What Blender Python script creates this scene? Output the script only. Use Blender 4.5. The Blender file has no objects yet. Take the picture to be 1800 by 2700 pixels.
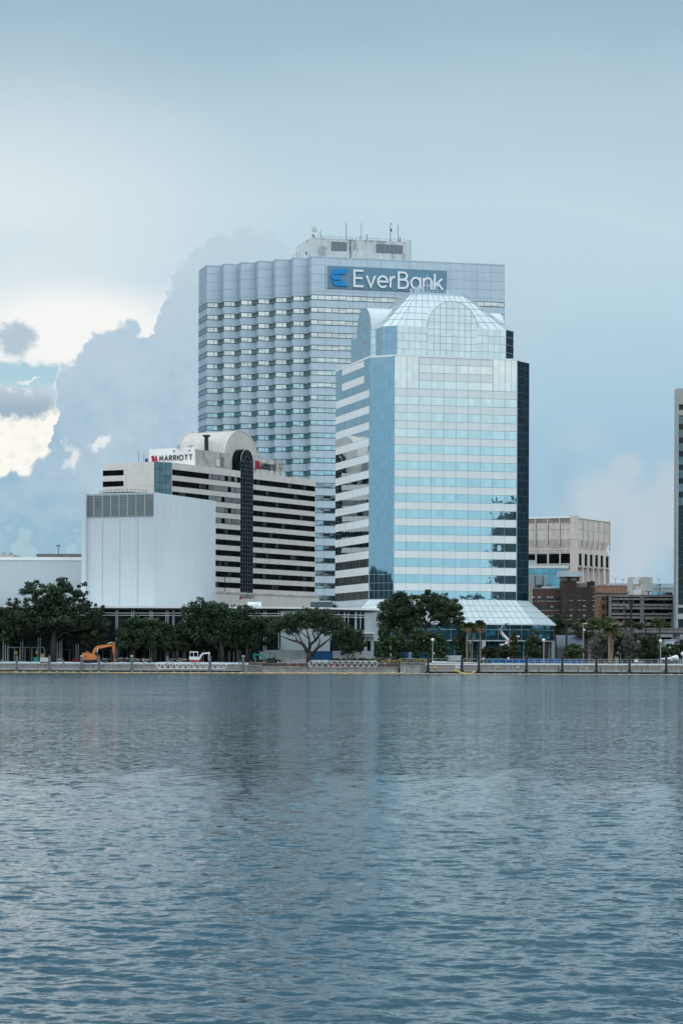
import bpy, math, random
import numpy as np
from math import sin, cos, pi, radians, sqrt, atan2, floor, ceil
from mathutils import Vector
S = bpy.context.scene
COL = S.collection
random.seed(7)
rnd = random.Random(11)

# ---------------------------------------------------------------- camera
EYE = 3.9; FPX = 6700.0; HOR = 1735.0; ROLL = .0035
cd = bpy.data.cameras.new('camera'); cam = bpy.data.objects.new('camera', cd); COL.objects.link(cam)
cd.sensor_fit = 'VERTICAL'; cd.sensor_height = 36.0; cd.sensor_width = 24.0
cd.lens = 36.0 * FPX / 2700.0
cd.shift_y = (HOR - 1350.0) / 2700.0
cd.clip_start = 1.0; cd.clip_end = 30000.0
cam.location = (0, 0, EYE); cam.rotation_euler = (pi/2, -ROLL, 0)
S.camera = cam
S.render.resolution_x = 682; S.render.resolution_y = 1024

# ---------------------------------------------------------------- light
SUN_EL, SUN_AZ = 38.0, -78.0        # azimuth from +Y towards +X
sd = bpy.data.lights.new('sun', 'SUN'); sun = bpy.data.objects.new('sun', sd); COL.objects.link(sun)
sd.energy = .6; sd.angle = radians(25); sd.color = (1.0, .95, .88)
d = Vector((sin(radians(SUN_AZ))*cos(radians(SUN_EL)), cos(radians(SUN_AZ))*cos(radians(SUN_EL)), sin(radians(SUN_EL))))
sun.rotation_euler = (-d).to_track_quat('-Z', 'Y').to_euler()
sun.location = (0, 0, 500)
S.view_settings.view_transform = 'Standard'; S.view_settings.look = 'None'
S.view_settings.exposure = 0.0; S.view_settings.gamma = 1.0
S.render.engine = 'CYCLES'
try:
    S.cycles.max_bounces = 6; S.cycles.glossy_bounces = 4; S.cycles.diffuse_bounces = 2
except Exception: pass

def lin(r, g, b):
    f = lambda c: (c/255/12.92) if c/255 <= .04045 else ((c/255+.055)/1.055)**2.4
    return (f(r), f(g), f(b), 1)

# ---------------------------------------------------------------- node helper
class N:
    def __init__(s, nt): s.t = nt; s.n = nt.nodes; s.l = nt.links
    def new(s, k, **kw):
        n = s.n.new(k)
        for a, b in kw.items(): setattr(n, a, b)
        return n
    def put(s, sock, v):
        if isinstance(v, bpy.types.NodeSocket): s.l.new(v, sock)
        elif v is not None: sock.default_value = v
    def m(s, op, a, b=None, c=None, clamp=False):
        n = s.new('ShaderNodeMath', operation=op); n.use_clamp = clamp
        s.put(n.inputs[0], a)
        if b is not None: s.put(n.inputs[1], b)
        if c is not None: s.put(n.inputs[2], c)
        return n.outputs[0]
    def vm(s, op, a, b=None):
        n = s.new('ShaderNodeVectorMath', operation=op); s.put(n.inputs[0], a)
        if b is not None: s.put(n.inputs[3 if op == 'SCALE' else 1], b)
        return n.outputs[0]
    def mixc(s, f, a, b, bt='MIX'):
        n = s.new('ShaderNodeMix', data_type='RGBA', blend_type=bt); s.put(n.inputs[0], f); s.put(n.inputs[6], a); s.put(n.inputs[7], b)
        return n.outputs[2]
    def ss(s, v, a, b, lo=0., hi=1.):
        n = s.new('ShaderNodeMapRange', interpolation_type='SMOOTHSTEP'); s.put(n.inputs[0], v)
        n.inputs[1].default_value = a; n.inputs[2].default_value = b; n.inputs[3].default_value = lo; n.inputs[4].default_value = hi
        return n.outputs[0]
    def noise(s, vec, scale, detail=3, rough=.5, w=None):
        n = s.new('ShaderNodeTexNoise'); s.put(n.inputs['Vector'], vec); n.inputs['Scale'].default_value = scale
        n.inputs['Detail'].default_value = detail; n.inputs['Roughness'].default_value = rough
        return n
    def ramp(s, v, pts):
        n = s.new('ShaderNodeValToRGB'); s.put(n.inputs[0], v); r = n.color_ramp
        while len(r.elements) < len(pts): r.elements.new(.5)
        for e, (p, c) in zip(r.elements, pts): e.position = p; e.color = c
        return n.outputs[0]
    def comb(s, x, y, z):
        n = s.new('ShaderNodeCombineXYZ'); s.put(n.inputs[0], x); s.put(n.inputs[1], y); s.put(n.inputs[2], z); return n.outputs[0]

# ---------------------------------------------------------------- sky
W = bpy.data.worlds.new('World'); S.world = W; W.use_nodes = True
W.node_tree.nodes.clear(); k = N(W.node_tree)
tc = k.new('ShaderNodeTexCoord'); sep = k.new('ShaderNodeSeparateXYZ'); k.l.new(tc.outputs['Generated'], sep.inputs[0])
X, Y, Z = sep.outputs
Yc = k.m('MAXIMUM', Y, .02)
U0 = k.m('ADD', k.m('MULTIPLY', k.m('DIVIDE', X, Yc), 6.7), .9)        # thousands of "plate" units across the northern sky
V0 = k.m('SUBTRACT', 1.735, k.m('MULTIPLY', k.m('DIVIDE', Z, Yc), 6.7))
UV = k.comb(U0, V0, 0.)
nb = k.noise(UV, 7.0, 5, .55); nf = k.noise(UV, 26.0, 4, .6)
sb = k.new('ShaderNodeSeparateColor'); k.l.new(nb.outputs['Color'], sb.inputs[0])
sf = k.new('ShaderNodeSeparateColor'); k.l.new(nf.outputs['Color'], sf.inputs[0])
def warp(base, a, b, s1, s2): return k.m('ADD', k.m('ADD', base, k.m('MULTIPLY', k.m('SUBTRACT', a, .5), s1)), k.m('MULTIPLY', k.m('SUBTRACT', b, .5), s2))
U = warp(U0, sb.outputs[0], sf.outputs[0], .09, .05); V = warp(V0, sb.outputs[1], sf.outputs[1], .10, .055)
ln = k.noise(k.comb(k.m('MULTIPLY', U0, .6), k.m('MULTIPLY', V0, 1.6), 3.), 1.6, 4, .55).outputs[0]
def rampV(val, pts):
    return k.ramp(k.m('DIVIDE', val, 1.8), [(p/1800., lin(*c)) for p, c in pts])
base = rampV(k.m('ADD', V0, k.m('MULTIPLY', k.m('SUBTRACT', ln, .5), .35)),
    [(0,(162,190,206)), (280,(181,206,219)), (560,(194,217,229)), (850,(183,211,226)), (1150,(163,197,218)), (1450,(153,192,214)), (1735,(172,199,213))])
def ell(cu, cv, ru, rv, e0, e1, uu=None, vv=None):
    a = k.m('DIVIDE', k.m('SUBTRACT', U if uu is None else uu, cu/1000), ru/1000); b = k.m('DIVIDE', k.m('SUBTRACT', V if vv is None else vv, cv/1000), rv/1000)
    r = k.m('SQRT', k.m('ADD', k.m('MULTIPLY', a, a), k.m('MULTIPLY', b, b)))
    return k.ss(r, e0, e1, 1., 0.)
tex0 = k.ss(nf.outputs[0], .45, .65)
c = base
c = k.mixc(k.m('MULTIPLY', ell(-80, 640, 980, 640, 0, 1, U0, V0), .9), c, lin(228,236,238))
c = k.mixc(k.m('MULTIPLY', ell(-20, 650, 330, 120, .1, 1), .5), c, lin(205,224,232))
c = k.mixc(k.m('MULTIPLY', ell(190, 880, 430, 170, .35, 1.0, None, V0), .97), c, lin(250,250,247))
c = k.mixc(ell(60, 985, 190, 52, .45, .85), c, lin(172,206,221))
c = k.mixc(k.m('MULTIPLY', ell(70, 999, 42, 7, .3, 1.), .8), c, lin(240,244,244))
c = k.mixc(ell(40, 1160, 210, 170, .6, .95), c, k.mixc(tex0, lin(255,252,243), lin(240,240,232)))
w2 = k.noise(UV, 14.0, 6, .65); s2 = k.new('ShaderNodeSeparateColor'); k.l.new(w2.outputs['Color'], s2.inputs[0])
U2 = k.m('ADD', U0, k.m('MULTIPLY', k.m('SUBTRACT', s2.outputs[0], .5), .13)); V2 = k.m('ADD', V0, k.m('MULTIPLY', k.m('SUBTRACT', s2.outputs[1], .5), .13))
tex = k.ss(s2.outputs[2], .35, .65, -.5, .5)
c = k.mixc(k.m('MULTIPLY', ell(40, 895, 56, 48, .5, 1.2, U2, V2), .95), c, lin(176,196,209))
c = k.mixc(ell(10, 1060, 165, 46, .6, 1.1, U2, V2), c, k.mixc(k.ss(V0, 1.02, 1.09), lin(186,202,213), lin(158,180,197)))
fc = k.new('ShaderNodeFloatCurve'); cu = fc.mapping.curves[0]
edge = [(-600,1340),(-200,1330),(0,1262),(60,1222),(120,1196),(138,1170),(146,978),(200,932),(235,875),(280,853),(345,860),(395,885),(414,805),(440,752),(452,706),(490,672),(540,642),(580,608),(650,600),(715,608),(765,668),(1000,930)]
mp = lambda u: (u+600)/1600
for i, (u, v) in enumerate(edge):
    if i < 2: cu.points[i].location = (mp(u), v/1735)
    else: cu.points.new(mp(u), v/1735)
for p_ in cu.points: p_.handle_type = 'VECTOR'
fc.mapping.use_clip = False; fc.mapping.update()
k.put(fc.inputs['Value'], k.m('DIVIDE', k.m('ADD', U, .6), 1.6, clamp=True))
ed = k.m('MULTIPLY', fc.outputs[0], 1.735)
def billow(sc, amp):
    n = k.new('ShaderNodeTexVoronoi'); n.feature = 'F1'; k.put(n.inputs['Vector'], k.vm('ADD', UV, k.vm('SCALE', nf.outputs['Color'], .012))); n.inputs['Scale'].default_value = sc
    return k.m('MULTIPLY', k.m('SUBTRACT', .42, n.outputs[0]), amp)
bil = k.m('ADD', billow(17., .050), billow(46., .022))
cm = k.ss(k.m('ADD', k.m('SUBTRACT', V, ed), bil), -.008, .018)
fade = k.ss(U0, .62, .98, 1., 0.)
up = k.ss(V0, .55, .80)                                        # the top of the tower of cloud is fainter
rim = k.m('MULTIPLY', k.m('MULTIPLY', k.ss(k.m('ADD', k.m('SUBTRACT', V, ed), bil), -.035, .002), k.ss(U0, .47, .38)), .6)
c = k.mixc(rim, c, lin(253,251,245))
cm = k.m('MULTIPLY', cm, k.m('MAXIMUM', k.m('MULTIPLY', fade, up), k.m('MULTIPLY', fade, .8)))
lump = k.m('ADD', k.noise(UV, 5.0, 6, .6).outputs[0], k.m('MULTIPLY', bil, 4.0))
cc = rampV(k.m('ADD', V0, k.m('ADD', k.m('MULTIPLY', k.m('SUBTRACT', lump, .5), .95), k.m('MULTIPLY', tex, .10))),
    [(480,(188,209,222)), (620,(186,207,220)), (900,(183,205,220)), (1150,(170,196,214)), (1330,(157,189,210)), (1430,(143,183,206)), (1480,(162,194,210)), (1600,(174,199,213))])
c = k.mixc(cm, c, cc)
c = k.mixc(k.m('MULTIPLY', ell(266, 1172, 36, 26, .4, 1., U2, V2), .9), c, lin(235,238,238))
c = k.mixc(k.m('MULTIPLY', ell(188, 1215, 24, 44, .3, 1., U2, V2), .85), c, lin(232,235,234))
def soft(cu_, cv_, ru, rv, amt, col, e0=.5, e1=1.05):
    global c
    c = k.mixc(k.m('MULTIPLY', ell(cu_, cv_, ru, rv, e0, e1), amt), c, lin(*col))
soft(1530, 1165, 110, 70, .5, (178,203,215), 0, 1.1)
soft(1370, 850, 170, 150, .35, (188,208,220), 0, 1.)
soft(1600, 1425, 195, 220, .9, (189,205,217)); soft(1650, 1235, 62, 62, .8, (187,203,216), .3, 1.1); soft(1790, 1330, 110, 165, .85, (186,202,215))
soft(1480, 1330, 60, 200, .45, (150,184,206), 0, 1.1); soft(1620, 1450, 60, 140, .35, (158,186,204), 0, 1.1)
front = c
# southern half and the zenith
el = Z
bn = k.noise(tc.outputs['Generated'], 5.0, 6, .55).outputs[0]
elw = k.m('ADD', el, k.m('MULTIPLY', k.m('SUBTRACT', bn, .5), k.ss(el, .0, .3, .07, .3)))
elw = k.m('ADD', elw, k.m('MULTIPLY', k.m('SUBTRACT', k.noise(tc.outputs['Generated'], 22.0, 5, .6).outputs[0], .5), .05))
back = k.ramp(elw, [(0., lin(150,200,220)), (.050, lin(146,198,219)), (.085, lin(172,212,226)), (.115, lin(226,233,233)), (.17, lin(200,221,229)), (.30, lin(214,224,230)), (.6, lin(222,230,234)), (1., lin(214,224,232))])
west = k.ss(X, -.35, -.8)
back = k.vm('SCALE', back, k.ss(el, .12, .40, 1., 2.6))
back = k.mixc(k.m('MULTIPLY', west, k.ss(el, .5, .0)), back, lin(118,158,182))
mixb = k.ss(Y, -.05, .45)
sky = k.mixc(mixb, back, front)
sky = k.mixc(k.m('MULTIPLY', k.m('MULTIPLY', mixb, k.ss(el, .18, .62)), .95), sky, lin(84,132,158))
sky = k.mixc(k.m('MULTIPLY', k.m('MULTIPLY', k.ss(U0, -.3, -1.4), mixb), k.ss(el, .5, .3)), sky, lin(108,143,164))
sky = k.mixc(k.ss(el, .42, .8), sky, (1.25, 1.46, 1.62, 1))
ns = k.new('ShaderNodeTexSky'); ns.sky_type = 'NISHITA'; ns.sun_disc = False
ns.sun_elevation = radians(SUN_EL); ns.sun_rotation = radians(SUN_AZ)
nis = k.vm('SCALE', ns.outputs[0], .14)
sky = k.mixc(.06, sky, nis)
bg = k.new('ShaderNodeBackground'); k.put(bg.inputs[0], sky); bg.inputs[1].default_value = 1.0
out = k.new('ShaderNodeOutputWorld'); k.l.new(bg.outputs[0], out.inputs[0])

# ---------------------------------------------------------------- geometry helpers
def D(u, v):
    dx = u-900; dy = v-HOR
    return dx+dy*ROLL, dy-dx*ROLL
def at(u, v, Yd):                      # measuring tool: where a sight line meets the distance Yd
    a, b = D(u, v); return Vector((a*Yd/FPX, Yd, EYE-b*Yd/FPX))
class Fr:                              # a building's own axes
    def __init__(s, x, y, deg): s.x = x; s.y = y; s.deg = deg; s.c = cos(radians(deg)); s.s = sin(radians(deg))
    def hit(s, u, v, ax, kk):
        a, b = D(u, v); d = (a/FPX, 1., -b/FPX)
        ox = -s.x*s.c-s.y*s.s; oy = s.x*s.s-s.y*s.c
        dx = d[0]*s.c+d[1]*s.s; dy = -d[0]*s.s+d[1]*s.c
        t = (kk-ox)/dx if ax == 'x' else (kk-oy)/dy
        return (ox+dx*t, oy+dy*t, EYE+d[2]*t)

def root(name, label, cat, loc=(0,0,0), deg=0, group=None, kind=None):
    o = bpy.data.objects.new(name, None); COL.objects.link(o); o.empty_display_size = 1
    o.location = loc; o.rotation_euler = (0, 0, radians(deg)); tag(o, label, cat, group, kind); return o
def tag(o, label=None, cat=None, group=None, kind=None):
    if label: o['label'] = label
    if cat: o['category'] = cat
    if group: o['group'] = group
    if kind: o['kind'] = kind
    return o

class MB:
    def __init__(s): s.v = []; s.f = []; s.m = []
    def add(s, vs, fs, mi=0):
        b = len(s.v); s.v += [tuple(p) for p in vs]; s.f += [tuple(b+i for i in f) for f in fs]; s.m += [mi]*len(fs)
    def quad(s, a, b, c, d, mi=0): s.add([a, b, c, d], [(0,1,2,3)], mi)
    def box(s, x0, y0, z0, x1, y1, z1, mi=0):
        if x0 > x1: x0, x1 = x1, x0
        if y0 > y1: y0, y1 = y1, y0
        if z0 > z1: z0, z1 = z1, z0
        s.add([(x0,y0,z0),(x1,y0,z0),(x1,y1,z0),(x0,y1,z0),(x0,y0,z1),(x1,y0,z1),(x1,y1,z1),(x0,y1,z1)],
              [(0,3,2,1),(4,5,6,7),(0,1,5,4),(1,2,6,5),(2,3,7,6),(3,0,4,7)], mi)
    def bar(s, p, q, w, h=None, mi=0, up=(0,0,1)):
        p = Vector(p); q = Vector(q); h = h or w; t = (q-p)
        if t.length < 1e-6: return
        t.normalize(); upv = Vector(up)
        if abs(t.dot(upv)) > .99: upv = Vector((0,1,0))
        a = t.cross(upv).normalized()*w/2; b = a.cross(t).normalized()*h/2
        vs = [p-a-b, p+a-b, p+a+b, p-a+b, q-a-b, q+a-b, q+a+b, q-a+b]
        s.add(vs, [(0,1,2,3),(7,6,5,4),(0,4,5,1),(1,5,6,2),(2,6,7,3),(3,7,4,0)], mi)
    def prism(s, pts, z0, z1, mi=0, top=True, bot=True, mt=None):
        n = len(pts); vs = [(x, y, z0) for x, y in pts]+[(x, y, z1) for x, y in pts]
        s.add(vs, [(i, (i+1) % n, n+(i+1) % n, n+i) for i in range(n)], mi)
        if top: s.add(vs[n:], [tuple(range(n))], mi if mt is None else mt)
        if bot: s.add(vs[:n], [tuple(range(n-1, -1, -1))], mi)
    def slab(s, pts, y0, y1, mi=0):    # polygon in x,z pulled through y
        n = len(pts); ar = sum(pts[i][0]*pts[(i+1) % n][1]-pts[(i+1) % n][0]*pts[i][1] for i in range(n))
        if ar < 0: pts = pts[::-1]
        vs = [(x, y0, z) for x, z in pts]+[(x, y1, z) for x, z in pts]
        s.add(vs, [tuple(range(n)), tuple(range(2*n-1, n-1, -1))]+[(i, n+i, n+(i+1) % n, (i+1) % n) for i in range(n)], mi)
    def loft(s, A, B, mi=0):
        n = len(A); s.add(list(A)+list(B), [(i, (i+1) % n, n+(i+1) % n, n+i) for i in range(n)], mi)
    def tube(s, pts, rs, seg=8, mi=0, cap=True):
        pts = [Vector(p) for p in pts]
        if not hasattr(rs, '__len__'): rs = [rs]*len(pts)
        b = len(s.v); prev = None
        for i, p in enumerate(pts):
            t = (pts[min(i+1, len(pts)-1)]-pts[max(i-1, 0)]).normalized()
            ref = Vector((0,0,1)) if abs(t.z) < .9 else Vector((1,0,0))
            a = t.cross(ref).normalized() if prev is None else (prev-t*prev.dot(t)).normalized()
            prev = a; c_ = t.cross(a)
            for j in range(seg):
                an = 2*pi*j/seg; s.v.append(tuple(p+(a*cos(an)+c_*sin(an))*rs[i]))
        for i in range(len(pts)-1):
            for j in range(seg):
                s.f.append((b+i*seg+j, b+i*seg+(j+1) % seg, b+(i+1)*seg+(j+1) % seg, b+(i+1)*seg+j)); s.m.append(mi)
        if cap:
            s.f.append(tuple(b+j for j in range(seg-1, -1, -1))); s.m.append(mi)
            e = b+(len(pts)-1)*seg; s.f.append(tuple(e+j for j in range(seg))); s.m.append(mi)
    def cyl(s, x, y, z0, z1, r, seg=10, mi=0, r1=None): s.tube([(x,y,z0),(x,y,z1)], [r, r if r1 is None else r1], seg, mi)
    def ball(s, x, y, z, r, mi=0, sc=(1,1,1), seg=10, ring=6):
        b = len(s.v)
        for i in range(ring+1):
            th = pi*i/ring
            for j in range(seg):
                ph = 2*pi*j/seg; s.v.append((x+r*sc[0]*sin(th)*cos(ph), y+r*sc[1]*sin(th)*sin(ph), z+r*sc[2]*cos(th)))
        for i in range(ring):
            for j in range(seg):
                s.f.append((b+i*seg+j, b+(i+1)*seg+j, b+(i+1)*seg+(j+1) % seg, b+i*seg+(j+1) % seg)); s.m.append(mi)
    def build(s, name, mats, parent=None, world=True, smooth=False, label=None):
        me = bpy.data.meshes.new(name)
        vs = s.v
        r = parent
        while r is not None and r.parent is not None: r = r.parent
        if world and r is not None:
            L = r.location; an = -r.rotation_euler.z; ca, sa = cos(an), sin(an)
            vs = [((x-L.x)*ca-(y-L.y)*sa, (x-L.x)*sa+(y-L.y)*ca, z-L.z) for x, y, z in vs]
        me.from_pydata(vs, [], s.f)
        if not isinstance(mats, (list, tuple)): mats = [mats]
        for m_ in mats: me.materials.append(m_)
        if len(mats) > 1: me.polygons.foreach_set('material_index', s.m)
        if smooth: me.polygons.foreach_set('use_smooth', [True]*len(s.f))
        me.update()
        o = bpy.data.objects.new(name, me); COL.objects.link(o)
        if parent is not None: o.parent = parent
        if label: o['label'] = label
        return o
    # facade helpers: pts is a run of local x,y points, counter-clockwise seen from above (outside on the right)
    def band(s, pts, z0, z1, off, mi=0, z0b=None):
        for p, q in zip(pts[:-1], pts[1:]):
            L = sqrt((q[0]-p[0])**2+(q[1]-p[1])**2)
            if L < 1e-6: continue
            nx, ny = (q[1]-p[1])/L*off, -(q[0]-p[0])/L*off
            s.quad((p[0]+nx, p[1]+ny, z0), (q[0]+nx, q[1]+ny, z0), (q[0]+nx, q[1]+ny, z1), (p[0]+nx, p[1]+ny, z1), mi)
    def mull(s, pts, z0, z1, sp, w, off, mi=0, ends=True):
        for p, q in zip(pts[:-1], pts[1:]):
            L = sqrt((q[0]-p[0])**2+(q[1]-p[1])**2); n = max(1, round(L/sp)); tx, ty = (q[0]-p[0])/L, (q[1]-p[1])/L; nx, ny = ty*off, -tx*off
            for i in range(0 if ends else 1, n+1 if ends else n):
                t = min(max(L*i/n, w/2), L-w/2); x, y = p[0]+tx*t, p[1]+ty*t
                a = (x-tx*w/2+nx, y-ty*w/2+ny); b = (x+tx*w/2+nx, y+ty*w/2+ny)
                s.quad((a[0], a[1], z0), (b[0], b[1], z0), (b[0], b[1], z1), (a[0], a[1], z1), mi)

def copytree(o, parent=None):
    c_ = o.copy(); COL.objects.link(c_); c_.parent = parent
    for ch in list(o.children): copytree(ch, c_)
    return c_

# ---------------------------------------------------------------- materials
def mat(name, col, rough=.75, metal=0., var=.12, scale=.3, streak=0., spec=.4, stain=None, stain_amt=.5, stain_scale=.25):
    m_ = bpy.data.materials.new(name); m_.use_nodes = True; t = m_.node_tree; t.nodes.clear(); q = N(t)
    tc_ = q.new('ShaderNodeTexCoord').outputs['Object']
    b = q.new('ShaderNodeBsdfPrincipled'); b.inputs['Roughness'].default_value = rough; b.inputs['Metallic'].default_value = metal
    b.inputs['Specular IOR Level'].default_value = spec
    n1 = q.noise(tc_, scale, 5, .6).outputs[0]
    f = q.ss(n1, .25, .75, 1-var, 1+var)
    if streak:
        n2 = q.noise(q.vm('MULTIPLY', tc_, (1.2, 1.2, .06)), 1.0, 4, .6).outputs[0]
        f = q.m('MULTIPLY', f, q.ss(n2, .3, .7, 1-streak, 1+streak*.5))
    cx = q.vm('SCALE', (col[0], col[1], col[2]), f)
    if stain:
        n3 = q.noise(q.vm('MULTIPLY', tc_, (1, 1, .6)), stain_scale, 6, .65).outputs[0]
        cx = q.mixc(q.ss(n3, .52, .62, 0., stain_amt), cx, (*stain, 1))
    q.put(b.inputs['Base Color'], cx)
    o_ = q.new('ShaderNodeOutputMaterial'); q.l.new(b.outputs[0], o_.inputs[0]); return m_

def glass(name, col, rough=.03, metal=1., cell=(2.,2.,2.), tilt=.006, warp_=.006, wscale=.5, var=.06, spec=.5, ior=1.5):
    m_ = bpy.data.materials.new(name); m_.use_nodes = True; t = m_.node_tree; t.nodes.clear(); q = N(t)
    tc_ = q.new('ShaderNodeTexCoord').outputs['Object']
    b = q.new('ShaderNodeBsdfPrincipled'); b.inputs['Roughness'].default_value = rough; b.inputs['Metallic'].default_value = metal; b.inputs['IOR'].default_value = ior
    b.inputs['Specular IOR Level'].default_value = spec
    ce = q.vm('FLOOR', q.vm('DIVIDE', q.vm('ADD', tc_, (.37, .37, .01)), cell))
    wn = q.new('ShaderNodeTexWhiteNoise', noise_dimensions='3D'); q.put(wn.inputs[0], ce)
    geo = q.new('ShaderNodeNewGeometry').outputs['Normal']
    a = q.vm('SCALE', q.vm('SUBTRACT', wn.outputs['Color'], (.5, .5, .5)), tilt)
    nz = q.noise(tc_, wscale, 3, .55).outputs['Color']
    a2 = q.vm('SCALE', q.vm('SUBTRACT', nz, (.5, .5, .5)), warp_)
    q.put(b.inputs['Normal'], q.vm('NORMALIZE', q.vm('ADD', geo, q.vm('ADD', a, a2))))
    sc_ = q.ss(wn.outputs['Value'], 0., 1., 1-var, 1+var)
    q.put(b.inputs['Base Color'], q.vm('SCALE', tuple(col), sc_))
    o_ = q.new('ShaderNodeOutputMaterial'); q.l.new(b.outputs[0], o_.inputs[0]); return m_

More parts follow.
